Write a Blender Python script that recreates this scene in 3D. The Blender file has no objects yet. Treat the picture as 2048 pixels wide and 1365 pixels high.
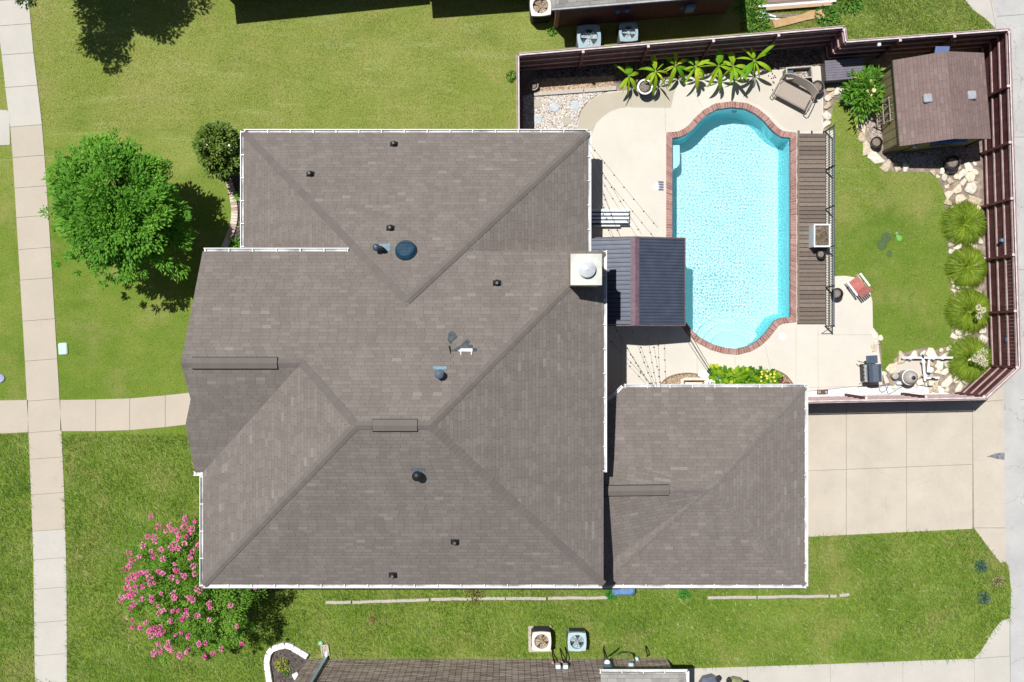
import bpy, math, random
import numpy as np
from mathutils import Vector, Matrix
from mathutils.geometry import tessellate_polygon
R = math.radians
random.seed(7); rng = np.random.default_rng(7)
H, S = 40.0, 48.0            # camera height (m), pixels of the photograph per metre at ground level

# ------------------------------------------------------------------ camera, light, exposure
sc = bpy.context.scene
COL = sc.collection
cam = bpy.data.objects.new('camera', bpy.data.cameras.new('camera')); COL.objects.link(cam)
cam.location = (0, 0, H); cam.rotation_euler = (0, 0, 0)
cam.data.sensor_width = 36; cam.data.lens = 36 * H / (2048 / S); cam.data.clip_end = 2000
sc.camera = cam
SUN = Vector((0.27, -0.27, -1))
world = bpy.data.worlds.new('World'); sc.world = world; world.use_nodes = True
nt = world.node_tree; sky = nt.nodes.new('ShaderNodeTexSky'); sky.sky_type = 'NISHITA'; sky.sun_disc = False
sky.sun_elevation = math.atan2(1, math.hypot(.27, .27)); sky.sun_rotation = R(-45)
nt.links.new(sky.outputs[0], nt.nodes['Background'].inputs[0]); nt.nodes['Background'].inputs[1].default_value = 0.05
sun = bpy.data.objects.new('sun', bpy.data.lights.new('sun', 'SUN')); COL.objects.link(sun)
sun.data.energy = 5.0; sun.data.angle = R(0.5); sun.data.color = (1, .975, .94)
sun.rotation_euler = SUN.to_track_quat('-Z', 'Y').to_euler(); sun.location = (-15, 15, 50)
sun.data.cycles.is_caustics_light = True
sc.view_settings.view_transform = 'Standard'; sc.view_settings.look = 'None'; sc.view_settings.exposure = 0.04
sc.cycles.max_bounces = 8

# ------------------------------------------------------------------ helpers
def W(px, py, z=0.0):
    k = (1 - z / H) / S
    return Vector(((px - 1024) * k, (682.5 - py) * k, z))

def srgb(*c):
    return tuple(((v / 255) / 12.92 if v / 255 <= .04045 else ((v / 255 + .055) / 1.055) ** 2.4) for v in c)

class N:                                     # tiny node-graph writer
    def __init__(s, name, rough=.8, spec=.3):
        s.m = bpy.data.materials.new(name); s.m.use_nodes = True; s.t = s.m.node_tree
        s.b = s.t.nodes['Principled BSDF']; s.b.inputs['Roughness'].default_value = rough
        s.b.inputs['Specular IOR Level'].default_value = spec
    def n(s, kind, **kw):
        x = s.t.nodes.new('ShaderNode' + kind)
        for k, v in kw.items():
            if k.startswith('i_'):
                k = k[2:]; x.inputs[int(k) if k.isdigit() else k.replace('_', ' ')].default_value = v
            else: setattr(x, k, v)
        return x
    def l(s, a, b): s.t.links.new(a, b)
    def coord(s, which='Object'):
        if not hasattr(s, 'tc'): s.tc = s.n('TexCoord')
        return s.tc.outputs[which]
    def pos(s):
        if not hasattr(s, 'gp'): s.gp = s.n('NewGeometry')
        return s.gp.outputs['Position']
    def noise(s, scale, detail=4, vec=None, rough=.55, out='Fac', dist=0):
        x = s.n('TexNoise'); x.inputs['Scale'].default_value = scale; x.inputs['Detail'].default_value = detail
        x.inputs['Roughness'].default_value = rough; x.inputs['Distortion'].default_value = dist
        s.l(vec or s.pos(), x.inputs['Vector']); return x.outputs[out]
    def ramp(s, fac, lo, hi):
        x = s.n('MapRange'); x.inputs[1].default_value = lo; x.inputs[2].default_value = hi; s.l(fac, x.inputs[0]); return x.outputs[0]
    def mix(s, f, a, b, mode='MIX'):
        x = s.n('Mix', data_type='RGBA', blend_type=mode)
        for v, i in ((f, 0), (a, 6), (b, 7)):
            if isinstance(v, (int, float)): x.inputs[i].default_value = v
            elif isinstance(v, tuple): x.inputs[i].default_value = (*v, 1)[:4]
            else: s.l(v, x.inputs[i])
        return x.outputs[2]
    def math(s, op, a, b=0.0, c=0.0):
        x = s.n('Math', operation=op)
        for i, v in enumerate((a, b, c)):
            if isinstance(v, (int, float)): x.inputs[i].default_value = v
            else: s.l(v, x.inputs[i])
        return x.outputs[0]
    def col(s, c):
        if isinstance(c, tuple): s.b.inputs['Base Color'].default_value = (*c, 1)
        else: s.l(c, s.b.inputs['Base Color'])
    def bump(s, h, strength=.3, dist=.02):
        x = s.n('Bump'); x.inputs['Strength'].default_value = strength; x.inputs['Distance'].default_value = dist
        s.l(h, x.inputs['Height']); s.l(x.outputs[0], s.b.inputs['Normal'])
    def tint(s): return s.n('Attribute', attribute_name='tint').outputs['Fac']

_plain = {}
def plain(name, c, rough=.7, var=.12, scale=6, bump=.0, metal=0, spec=.3, fine=0):
    """painted / cast surface: base colour with weathering blotches"""
    if name in _plain: return _plain[name]
    m = N(name, rough, spec); c2 = tuple(v * (1 - var * 2) for v in c); c3 = tuple(min(1, v * (1 + var)) for v in c)
    f = m.ramp(m.noise(scale, 5), .3, .72); k = m.mix(f, c2, c3)
    if fine: k = m.mix(fine, k, m.mix(m.ramp(m.noise(70, 2), .3, .7), (0, 0, 0), (1, 1, 1)), 'OVERLAY')
    m.col(k); m.b.inputs['Metallic'].default_value = metal
    if bump: m.bump(m.noise(scale * 8, 3), bump, .01)
    _plain[name] = m.m; return m.m

def set_tint(me, t):
    a = me.attributes.new('tint', 'FLOAT', 'FACE'); a.data.foreach_set('value', np.asarray(t, dtype=np.float32))

def tag(o, label=None, cat=None, group=None, kind=None):
    if label: o['label'] = label
    if cat: o['category'] = cat
    if group: o['group'] = group
    if kind: o['kind'] = kind
    return o

def thing(name, label, cat, loc=(0, 0, 0), rz=0, group=None):
    o = bpy.data.objects.new(name, None); COL.objects.link(o); o.empty_display_size = .1
    o.location = loc; o.rotation_euler = (0, 0, rz); return tag(o, label, cat, group)

def root_loc(p):
    v = Vector((0, 0, 0))
    while p is not None: v += p.location; p = p.parent
    return v

class MB:
    """collects shapes, links them as one mesh object"""
    def __init__(s): s.v = []; s.f = []; s.t = []; s.uv = None; s.cur = .5
    def add(s, v, f, t=None):
        n = len(s.v); s.v += [tuple(x) for x in v]; s.f += [tuple(i + n for i in q) for q in f]; s.t += [s.cur if t is None else t] * len(f); return s
    def box(s, c, d, rz=0, t=None, M=None):
        x, y, z = d[0] / 2, d[1] / 2, d[2] / 2; M = M or Matrix.Rotation(rz, 3, 'Z'); c = Vector(c)
        v = [c + M @ Vector((a * x, b * y, e * z)) for e in (-1, 1) for a, b in ((-1, -1), (1, -1), (1, 1), (-1, 1))]
        return s.add(v, [(3, 2, 1, 0), (4, 5, 6, 7), (0, 1, 5, 4), (1, 2, 6, 5), (2, 3, 7, 6), (3, 0, 4, 7)], t)
    def bbox(s, c, d, b=.02, rz=0, t=None, top=.7):      # box with rounded corners and top edge; c = centre of its base
        M = Matrix.Rotation(rz, 3, 'Z'); c = Vector(c)
        def ring(i, h):
            X, Y = d[0] / 2 - i, d[1] / 2 - i
            return [c + M @ Vector((p, q, h)) for p, q in ((-X + b, -Y), (X - b, -Y), (X, -Y + b), (X, Y - b), (X - b, Y), (-X + b, Y), (-X, Y - b), (-X, -Y + b))]
        v = ring(0, 0) + ring(0, d[2] - b * top) + ring(b * top, d[2]); f = [tuple(reversed(range(8))), tuple(range(16, 24))]
        for k in range(2):
            for i in range(8): j = (i + 1) % 8; f.append((k * 8 + i, k * 8 + j, k * 8 + 8 + j, k * 8 + 8 + i))
        return s.add(v, f, t)
    def bar(s, a, b, w, h=None, up=(0, 0, 1), t=None):   # rectangular bar between two points
        a, b = Vector(a), Vector(b); h = h or w; d = (b - a); L = d.length; d.normalize(); up = Vector(up)
        if abs(d.dot(up)) > .98: up = Vector((0, 1, 0))
        sd = d.cross(up).normalized(); u = sd.cross(d)
        M = Matrix((d, sd, u)).transposed(); return s.box((a + b) / 2, (L, w, h), t=t, M=M)
    def tube(s, pts, r, n=6, r1=None, caps=True, t=None):
        pts = [Vector(p) for p in pts]; m = len(pts); r1 = r if r1 is None else r1; v = []; f = []; ref = Vector((.3, .2, 1)).normalized()
        for i, p in enumerate(pts):
            d = (pts[min(i + 1, m - 1)] - pts[max(i - 1, 0)]).normalized()
            rf = ref if abs(d.dot(ref)) < .95 else Vector((1, 0, 0))
            a = d.cross(rf).normalized(); b = d.cross(a); rr = r + (r1 - r) * i / max(1, m - 1)
            v += [p + (a * math.cos(k * 2 * math.pi / n) + b * math.sin(k * 2 * math.pi / n)) * rr for k in range(n)]
        for i in range(m - 1):
            for k in range(n): q = (k + 1) % n; f.append((i * n + k, i * n + q, i * n + n + q, i * n + n + k))
        if caps: f += [tuple(range(n)), tuple(reversed(range((m - 1) * n, m * n)))]
        return s.add(v, f, t)
    def lathe(s, c, prof, n=24, t=None, sx=1, sy=1, cap=True):
        c = Vector(c); v = []; f = []
        for r, z in prof: v += [c + Vector((r * sx * math.cos(k * 2 * math.pi / n), r * sy * math.sin(k * 2 * math.pi / n), z)) for k in range(n)]
        for i in range(len(prof) - 1):
            for k in range(n): q = (k + 1) % n; f.append((i * n + k, i * n + q, i * n + n + q, i * n + n + k))
        if cap and prof[-1][0] > 1e-4: f.append(tuple(range((len(prof) - 1) * n, len(prof) * n)))
        return s.add(v, f, t)
    def prism(s, poly, z0, z1, t=None):
        n = len(poly); a = sum(poly[i][0] * poly[(i + 1) % n][1] - poly[(i + 1) % n][0] * poly[i][1] for i in range(n))
        if a < 0: poly = list(reversed(poly))
        v = [(p[0], p[1], z0) for p in poly] + [(p[0], p[1], z1) for p in poly]
        f = [tuple(reversed(range(n))), tuple(range(n, 2 * n))] + [(i, (i + 1) % n, n + (i + 1) % n, n + i) for i in range(n)]
        return s.add(v, f, t)
    def sphere(s, c, r, n=10, m=6, sz=1, t=None):
        return s.lathe(c, [(max(1e-5, r * math.sin(math.pi * i / m)), -r * sz * math.cos(math.pi * i / m)) for i in range(m + 1)], n, t)
    def build(s, name, mat, parent=None, smooth=False, loc=None, label=None):
        off = root_loc(parent) if parent is not None else Vector(loc or (0, 0, 0))
        me = bpy.data.meshes.new(name)
        me.from_pydata([(x - off.x, y - off.y, z - off.z) for x, y, z in s.v], [], s.f)
        o = bpy.data.objects.new(name, me); COL.objects.link(o)
        if parent is not None: o.parent = parent
        else: o.location = off
        me.materials.append(mat); set_tint(me, s.t)
        if smooth is True: me.shade_smooth()
        elif smooth:
            me.shade_smooth(); me.set_sharp_from_angle(angle=R(smooth))
        if label: o['label'] = label
        return o

def np_mesh(name, V, F, mat, parent=None, tint=None, smooth=False):
    """V (n,3) world coords, F (m,k) with constant k"""
    off = root_loc(parent) if parent is not None else Vector((0, 0, 0))
    V = np.asarray(V, np.float32) - np.array(off, np.float32); F = np.asarray(F, np.int32); m, k = F.shape
    me = bpy.data.meshes.new(name); me.vertices.add(len(V)); me.vertices.foreach_set('co', V.ravel())
    me.loops.add(m * k); me.loops.foreach_set('vertex_index', F.ravel())
    me.polygons.add(m); me.polygons.foreach_set('loop_start', np.arange(0, m * k, k, dtype=np.int32))
    if smooth: me.polygons.foreach_set('use_smooth', np.ones(m, bool))
    me.update(calc_edges=True); me.validate()
    o = bpy.data.objects.new(name, me); COL.objects.link(o)
    if parent is not None: o.parent = parent
    me.materials.append(mat)
    if tint is not None: set_tint(me, tint)
    return o

def copy_tree(o, parent=None):
    c = o.copy(); COL.objects.link(c); c.parent = parent
    for ch in list(o.children): copy_tree(ch, c)
    return c

def place(o, loc, rz=0): o.location = loc; o.rotation_euler = (0, 0, rz); return o

def poly_px(pts, z=0): return [W(x, y, 0).to_2d() for x, y in pts]

def smooth_line(pts, sub=6, closed=False):
    """Catmull-Rom through 2-D points"""
    pts = [Vector(p) for p in pts]; n = len(pts); out = []
    for i in range(n if closed else n - 1):
        p0 = pts[(i - 1) % n] if closed or i > 0 else pts[i]; p1 = pts[i]; p2 = pts[(i + 1) % n]
        p3 = pts[(i + 2) % n] if closed or i + 2 < n else p2
        for k in range(sub):
            t = k / sub; out.append(.5 * ((2 * p1) + (p2 - p0) * t + (2 * p0 - 5 * p1 + 4 * p2 - p3) * t * t + (3 * p1 - p0 - 3 * p2 + p3) * t ** 3))
    if not closed: out.append(pts[-1])
    return out

def sheet(name, poly, z, mat, holes=(), thick=0.0, kind='structure', parent=None):
    loops = [[Vector((p[0], p[1], 0)) for p in poly]] + [[Vector((p[0], p[1], 0)) for p in h] for h in holes]
    tris = tessellate_polygon(loops); flat = [p for L in loops for p in L]
    mb = MB(); v = [(p.x, p.y, z) for p in flat]; f = []
    for a, b, c in tris:
        A, B, C = flat[a], flat[b], flat[c]
        f.append((a, b, c) if (B - A).cross(C - A).z > 0 else (a, c, b))
    if thick:
        n = len(flat); v += [(p.x, p.y, z - thick) for p in flat]; k = 0
        for L in loops:
            m = len(L)
            for i in range(m): f.append((k + i, k + (i + 1) % m, n + k + (i + 1) % m, n + k + i))
            k += m
    mb.add(v, f); o = mb.build(name, mat, parent)
    if parent is None: o['kind'] = kind
    return o

def inside(P, poly):
    x, y = P[:, 0], P[:, 1]; r = np.zeros(len(P), bool); n = len(poly)
    for i in range(n):
        x1, y1 = poly[i][0], poly[i][1]; x2, y2 = poly[(i + 1) % n][0], poly[(i + 1) % n][1]
        if y1 == y2: continue
        c = ((y1 > y) != (y2 > y)) & (x < (x2 - x1) * (y - y1) / (y2 - y1) + x1); r ^= c
    return r

def cards(P, D, Nn, L, Wd, base=None):
    """leaf cards: P base, D direction, Nn normal, L length, Wd width (all arrays)"""
    D = D / np.linalg.norm(D, axis=1, keepdims=True); Sd = np.cross(D, Nn); Sd /= np.linalg.norm(Sd, axis=1, keepdims=True) + 1e-9
    L = np.broadcast_to(L, len(P))[:, None]; Wd = np.broadcast_to(Wd, len(P))[:, None]
    V = np.stack([P, P + D * L * .45 + Sd * Wd / 2, P + D * L, P + D * L * .45 - Sd * Wd / 2], 1).reshape(-1, 3)
    return V, np.arange(len(V)).reshape(-1, 4)

def unit(n):
    v = rng.normal(size=(n, 3)); return v / np.linalg.norm(v, axis=1, keepdims=True)

# ------------------------------------------------------------------ materials
def grass_ground():
    m = N('lawn_grass', .9, .1)
    sep = m.n('SeparateXYZ'); m.l(m.pos(), sep.inputs[0])
    big = m.ramp(m.noise(.30, 6, rough=.68), .36, .64); mid = m.ramp(m.noise(1.3, 5), .3, .7); fine = m.noise(28, 3); streak = m.noise(9, 4, dist=1.5)
    north = m.ramp(m.math('ADD', sep.outputs['Y'], m.math('MULTIPLY', m.noise(.5, 3), 3)), 5.5, 10.5)
    a = m.mix(big, (.145, .262, .026), (.245, .335, .05)); b = m.mix(big, (.27, .35, .06), (.42, .44, .13))
    c = m.mix(north, a, b)
    c = m.mix(m.math('MULTIPLY', mid, .35), c, (.36, .38, .09))
    mp = m.n('Mapping'); mp.inputs['Scale'].default_value = (.25, 1.6, 1); m.l(m.pos(), mp.inputs[0]); trk = m.ramp(m.noise(1.1, 5, vec=mp.outputs[0], dist=1.2), .56, .70); c = m.mix(m.math('MULTIPLY', m.math('MULTIPLY', trk, m.math('ADD', m.math('MULTIPLY', north, .85), .15)), .6), c, (.50, .54, .22)); mp2 = m.n('Mapping'); mp2.inputs['Location'].default_value = (7, 3, 0); mp2.inputs['Scale'].default_value = (.5, 1, 1); m.l(m.pos(), mp2.inputs[0]); dk = m.ramp(m.noise(.8, 5, vec=mp2.outputs[0]), .55, .72); c = m.mix(m.math('MULTIPLY', dk, .45), c, (.10, .20, .02))
    c = m.mix(m.ramp(fine, .35, .75), m.mix(.55, c, (.05, .085, .01)), c)
    patch = m.ramp(m.noise(.42, 6, rough=.7), .50, .70); c = m.mix(m.math('MULTIPLY', patch, .5), c, (.36, .31, .13))
    m.col(c); m.bump(m.math('ADD', fine, streak), .8, .05); return m.m
def blade_mat(name, c1, c2, c3, trans=.35, patch=0):
    m = N(name, .6, .25); t = m.tint()
    k = m.mix(m.ramp(t, 0, .6), c1, c2); k = m.mix(m.ramp(t, .75, 1), k, c3)
    if patch: k = m.mix(m.math('MULTIPLY', m.ramp(m.noise(.42, 6, rough=.7), .48, .68), patch), k, (.40, .38, .12)); k = m.mix(m.math('MULTIPLY', m.ramp(m.noise(.75, 5, dist=1), .52, .70), patch), k, (.07, .17, .02))
    m.col(k)
    tr = m.n('BsdfTranslucent'); m.l(m.mix(.5, k, (.5, .6, .05), 'MULTIPLY') if False else k, tr.inputs[0])
    ms = m.n('MixShader'); ms.inputs[0].default_value = trans; m.l(m.b.outputs[0], ms.inputs[1]); m.l(tr.outputs[0], ms.inputs[2])
    m.l(ms.outputs[0], m.t.nodes['Material Output'].inputs[0]); return m.m
def concrete(name, c, var=.08, stain=(.3, .27, .22), amt=.3, brush=.12, crack=0):
    m = N(name, .85, .2); a = m.mix(m.ramp(m.noise(.7, 6, rough=.65), .3, .7), tuple(v * (1 - var) for v in c), tuple(min(1, v * (1 + var)) for v in c))
    a = m.mix(m.math('MULTIPLY', m.ramp(m.noise(1.7, 8, rough=.75), .58, .8), amt), a, stain)
    a = m.mix(brush, a, m.mix(m.ramp(m.noise(90, 2), .3, .7), (0, 0, 0), (1, 1, 1)), 'OVERLAY')
    if crack:
        v = m.n('TexVoronoi', feature='DISTANCE_TO_EDGE'); v.inputs['Scale'].default_value = .33; w = m.n('VectorMath', operation='ADD'); sc_ = m.n('VectorMath', operation='SCALE'); sc_.inputs['Scale'].default_value = 1.1; m.l(m.noise(1.4, 6, out='Color'), sc_.inputs[0]); m.l(m.pos(), w.inputs[0]); m.l(sc_.outputs[0], w.inputs[1]); m.l(w.outputs[0], v.inputs['Vector'])
        a = m.mix(m.math('MULTIPLY', m.math('LESS_THAN', v.outputs['Distance'], .0035), crack), a, (.12, .1, .09))
    m.col(a); m.bump(m.noise(120, 2), .15, .004); return m.m
def shingle(name, c1, c2, odd, row=.143, tab=.34, shade=.45):
    m = N(name, .9, .15); uv = m.n('UVMap'); sp = m.n('SeparateXYZ'); m.l(uv.outputs[0], sp.inputs[0])
    v = m.math('DIVIDE', sp.outputs['Y'], row); rI = m.math('FLOOR', v); rF = m.math('FRACT', v)
    wn = m.n('TexWhiteNoise', noise_dimensions='1D'); m.l(rI, wn.inputs['W'])
    u = m.math('ADD', m.math('DIVIDE', sp.outputs['X'], tab), m.math('MULTIPLY', wn.outputs[0], 7.31)); uI = m.math('FLOOR', u); uF = m.math('FRACT', u)
    cb = m.n('CombineXYZ'); m.l(uI, cb.inputs[0]); m.l(rI, cb.inputs[1]); w2 = m.n('TexWhiteNoise', noise_dimensions='3D'); m.l(cb.outputs[0], w2.inputs['Vector'])
    r = w2.outputs[0]; c = m.mix(m.math('POWER', r, 1.6), c1, c2)
    c = m.mix(m.math('MULTIPLY', m.math('GREATER_THAN', r, .985), .4), c, odd)
    c = m.mix(m.math('MULTIPLY', m.ramp(m.noise(.6, 5), .35, .7), .22), c, tuple(x * .72 for x in c1)); mp = m.n('Mapping'); mp.inputs['Scale'].default_value = (2.2, .35, 1); m.l(uv.outputs[0], mp.inputs[0]); c = m.mix(m.math('MULTIPLY', m.ramp(m.noise(1.1, 5, vec=mp.outputs[0]), .45, .75), .28), c, tuple(min(1, x * 1.25) for x in c2))
    gr = m.ramp(m.noise(110, 2), .25, .75); c = m.mix(.28, c, m.mix(gr, (.12, .12, .12), (.9, .9, .9)), 'OVERLAY')
    slit = m.math('MULTIPLY', m.math('LESS_THAN', uF, .05), m.math('LESS_THAN', rF, .72))
    butt_shadow = m.math('LESS_THAN', rF, .10)  # shadow line under each course, painted into the shingle colour
    dk = m.math('MAXIMUM', m.math('MULTIPLY', slit, .5), m.math('MULTIPLY', butt_shadow, shade))
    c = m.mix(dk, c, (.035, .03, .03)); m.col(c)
    m.bump(m.math('ADD', m.math('MULTIPLY', rF, -.6), m.math('MULTIPLY', gr, .3)), .5, .012); return m.m
def brick(name, c1, c2, mortar, w=.21, h=.075, ms=.012):
    m = N(name, .85, .2); uv = m.n('UVMap'); b = m.n('TexBrick'); m.l(uv.outputs[0], b.inputs['Vector'])
    b.inputs['Scale'].default_value = 1; b.inputs['Brick Width'].default_value = w; b.inputs['Row Height'].default_value = h; b.inputs['Mortar Size'].default_value = ms
    b.inputs['Color1'].default_value = (*c1, 1); b.inputs['Color2'].default_value = (*c2, 1); b.inputs['Mortar'].default_value = (*mortar, 1)
    m.col(m.mix(.5, b.outputs[0], m.mix(m.noise(9, 5), (.1, .1, .1), (.9, .9, .9)), 'OVERLAY')); m.bump(b.outputs['Fac'], -.4, .01); return m.m
def wood(name, c1, c2, rough=.8, along=(1, 12, 12), spec=.2):
    m = N(name, rough, spec); mp = m.n('Mapping'); mp.inputs['Scale'].default_value = along; m.l(m.coord(), mp.inputs[0])
    g = m.noise(3, 6, vec=mp.outputs[0], rough=.7); t = m.tint(); c = m.mix(m.ramp(g, .3, .7), c1, c2); c = m.mix(m.ramp(t, 0, 1), m.mix(.5, c, tuple(v * .45 for v in c1)), c)
    m.col(c); m.bump(g, .3, .01); return m.m
def tinted(name, cs, rough=.85, noise=25):
    """colour picked per face by the 'tint' attribute"""
    m = N(name, rough, .2); t = m.tint(); cr = m.n('ValToRGB'); m.l(t, cr.inputs[0]); e = cr.color_ramp.elements
    while len(e) < len(cs): e.new(.5)
    for i, c in enumerate(cs): e[i].position = i / (len(cs) - 1); e[i].color = (*c, 1)
    m.col(m.mix(.5, cr.outputs[0], m.mix(m.ramp(m.noise(noise, 4), .3, .7), (.2, .2, .2), (.8, .8, .8)), 'OVERLAY')); m.bump(m.noise(noise * 1.5, 3), .3, .01); return m.m

M = {}
M['lawn'] = grass_ground()
M['blade'] = blade_mat('grass_blade', (.05, .115, .012), (.215, .355, .045), (.66, .66, .32), .33, .6)
M['blade_pale'] = blade_mat('grass_blade_dry', (.16, .22, .03), (.36, .41, .09), (.58, .54, .26), .3, .5)
M['walk'] = concrete('sidewalk_concrete_tan', (.465, .41, .335), .05)
M['walk_pale'] = concrete('sidewalk_concrete_pale', (.49, .465, .415), .06)
M['drive'] = concrete('driveway_concrete', (.50, .448, .37), .08, amt=.35, crack=.10)
M['patio'] = concrete('pool_deck_concrete', (.60, .567, .495), .05, (.5, .42, .3), .2)
M['patio_tan'] = concrete('pool_deck_tan_concrete', (.45, .41, .325), .06)
M['alley'] = concrete('alley_concrete', (.44, .435, .42), .12, (.12, .12, .13), .55, crack=.35)
M['joint'] = plain('joint_soil', (.27, .23, .19), .9)
M['soil'] = None
m = N('garden_soil', .95, .1); m.col(m.mix(m.ramp(m.noise(3, 7, rough=.7), .35, .7), (.17, .13, .105), (.42, .35, .28))); m.bump(m.noise(25, 5), .8, .04); M['soil'] = m.m
m = N('mulch', .95, .1); m.col(m.mix(m.ramp(m.noise(16, 6, rough=.8), .4, .7), (.035, .028, .028), (.26, .22, .2))); m.bump(m.noise(30, 5), 1, .05); M['mulch'] = m.m
M['roof'] = shingle('roof_shingles', (.176, .152, .137), (.212, .187, .170), (.28, .265, .235), shade=.26)
M['shed_roof'] = shingle('shed_shingles', (.20, .142, .130), (.24, .175, .160), (.30, .24, .20), tab=.30)
M['nroof'] = shingle('neighbour_shingles', (.26, .25, .235), (.40, .385, .36), (.45, .45, .42))
M['cap'] = plain('ridge_cap_shingle', (.215, .185, .176), .9, .14, 9, .3, fine=.3)
M['white'] = plain('white_painted_metal', (.86, .87, .88), .35, .04, 3)
M['brick'] = brick('house_brick', (.34, .14, .09), (.25, .10, .075), (.4, .36, .32))
M['brick_dark'] = brick('neighbour_brick', (.21, .075, .06), (.12, .05, .045), (.16, .12, .11), ms=.016)
M['brick_tan'] = brick('bark_tan_brick', (.90, .77, .70), (.42, .31, .27), (.07, .055, .05), w=.5, h=.10, ms=.02)
M['fence'] = wood('stained_fence_board', (.105, .032, .038), (.20, .072, .075), .75, (1, 1, 1))
M['rail'] = wood('fence_rail_wood', (.36, .25, .24), (.62, .49, .47), .7, (1, 1, 1))
M['fcap'] = plain('fence_cap_weathered', (.68, .58, .58), .7, .15, 5)
M['deck'] = wood('weathered_deck_board', (.125, .10, .084), (.31, .25, .20), .85, (2, 20, 20))
M['timber'] = wood('landscape_timber', (.42, .37, .31), (.70, .66, .60), .9, (2, 9, 9))
M['black'] = plain('black_metal', (.018, .018, .022), .45, .2)
M['blackp'] = plain('black_plastic', (.03, .03, .034), .6, .2)
M['slate'] = plain('slate_blue_metal', (.10, .135, .175), .5, .15)
M['darkblue'] = plain('dark_blue_vent_metal', (.012, .055, .10), .4, .2)
M['stone'] = tinted('limestone', [(.48, .40, .28), (.62, .54, .41), (.72, .66, .55), (.60, .56, .48)], .85, 9)
M['pebble'] = tinted('pebbles', [(.25, .2, .16), (.62, .54, .45), (.76, .74, .72), (.45, .43, .41)], .8)
M['pebble_tan'] = tinted('tan_pebbles', [(.22, .15, .10), (.50, .36, .23), (.66, .53, .38)], .8)
M['terracotta'] = plain('terracotta', (.30, .09, .055), .8, .2)
M['dirt'] = plain('potting_soil', (.30, .245, .20), .95, .45, 30, .5)
M['bark'] = plain('tree_bark', (.13, .10, .075), .9, .3, 12, .5)

def auto_uv(o):
    """metric UVs from each face's own slope: u along the level line, v up the slope"""
    me = o.data; uvl = me.uv_layers.new(name='UVMap'); off = root_loc(o.parent) if o.parent else o.location
    for p in me.polygons:
        n = p.normal; z = Vector((0, 0, 1)); t = z - n * n.z
        t = t.normalized() if t.length > .02 else Vector((0, 1, 0)); u = t.cross(n).normalized()
        for li in p.loop_indices:
            c = me.vertices[me.loops[li].vertex_index].co + off; uvl.data[li].uv = (c.dot(u), c.dot(t))
    return o

# ================================================================== THE GROUND
def off_line(pts, d):
    out = []
    for i, p in enumerate(pts):
        a = pts[max(i - 1, 0)]; b = pts[min(i + 1, len(pts) - 1)]; t = (b - a).normalized(); out.append(p + Vector((-t.y, t.x)) * d)
    return out
def g2(x, y): return W(x, y).to_2d()

# swimming pool outline (inner edge of the coping), pixels on the ground plane
POOL_PX = [(1344, 277), (1357, 276), (1372, 270), (1386, 259), (1397, 246), (1413, 231), (1433, 220), (1462, 216), (1490, 219), (1510, 229), (1527, 243), (1538, 256), (1550, 268), (1562, 275), (1580, 277),
           (1580, 634), (1562, 636), (1549, 642), (1539, 655), (1528, 669), (1514, 682), (1497, 692), (1474, 698), (1450, 696), (1425, 689), (1400, 676), (1384, 662), (1372, 646), (1362, 638), (1344, 635)]
def pool_outline(): return [g2(*p) for p in POOL_PX]
POOL = list(reversed(pool_outline()))                     # counter-clockwise
if sum(POOL[i].x * POOL[(i + 1) % len(POOL)].y - POOL[(i + 1) % len(POOL)].x * POOL[i].y for i in range(len(POOL))) < 0: POOL.reverse()
def offset_poly(P, d):
    n = len(P); out = []
    for i in range(n):
        a, b, c = P[i - 1], P[i], P[(i + 1) % n]; t1 = (b - a).normalized(); t2 = (c - b).normalized()
        n1 = Vector((t1.y, -t1.x)); n2 = Vector((t2.y, -t2.x)); m_ = (n1 + n2); m_ = m_ / max(.5, m_.length_squared / 2); out.append(b + m_ * d)
    return out
COPING = offset_poly(POOL, .26)
PIT = offset_poly(POOL, .12)

sheet('lawn', [(-160, -140), (170, -140), (170, 140), (-160, 140)], 0, M['lawn'], holes=[PIT])

FENCE = {k: W(*p, 2.4).to_2d() for k, p in dict(A=(1037, 262), B=(1036, 110), C=(1688, 55), D=(1692, 84), E=(2018, 60), F=(2039, 735), G=(1972, 797), Hh=(1613, 804)).items()}
yard = [g2(1040, 400)] + [FENCE[k] for k in 'BCDEFG'] + [FENCE['Hh'], g2(1240, 812), g2(1040, 640)]
sheet('garden_soil', yard, .012, M['soil'], holes=[PIT])

BACK_LAWN_PX = [(1664, 225), (1668, 205), (1690, 200), (1702, 222), (1712, 256), (1727, 290), (1752, 322), (1790, 345), (1850, 345), (1872, 352), (1884, 375), (1893, 400), (1888, 430), (1896, 500), (1900, 560), (1903, 620), (1902, 690), (1870, 700), (1850, 694), (1800, 708), (1788, 718), (1783, 742), (1770, 748), (1762, 740), (1763, 706), (1756, 664), (1730, 664), (1700, 660), (1655, 640), (1655, 262)]
BACK_LAWN = [g2(*p) for p in BACK_LAWN_PX]
sheet('lawn', BACK_LAWN, .03, M['lawn'])

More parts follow.
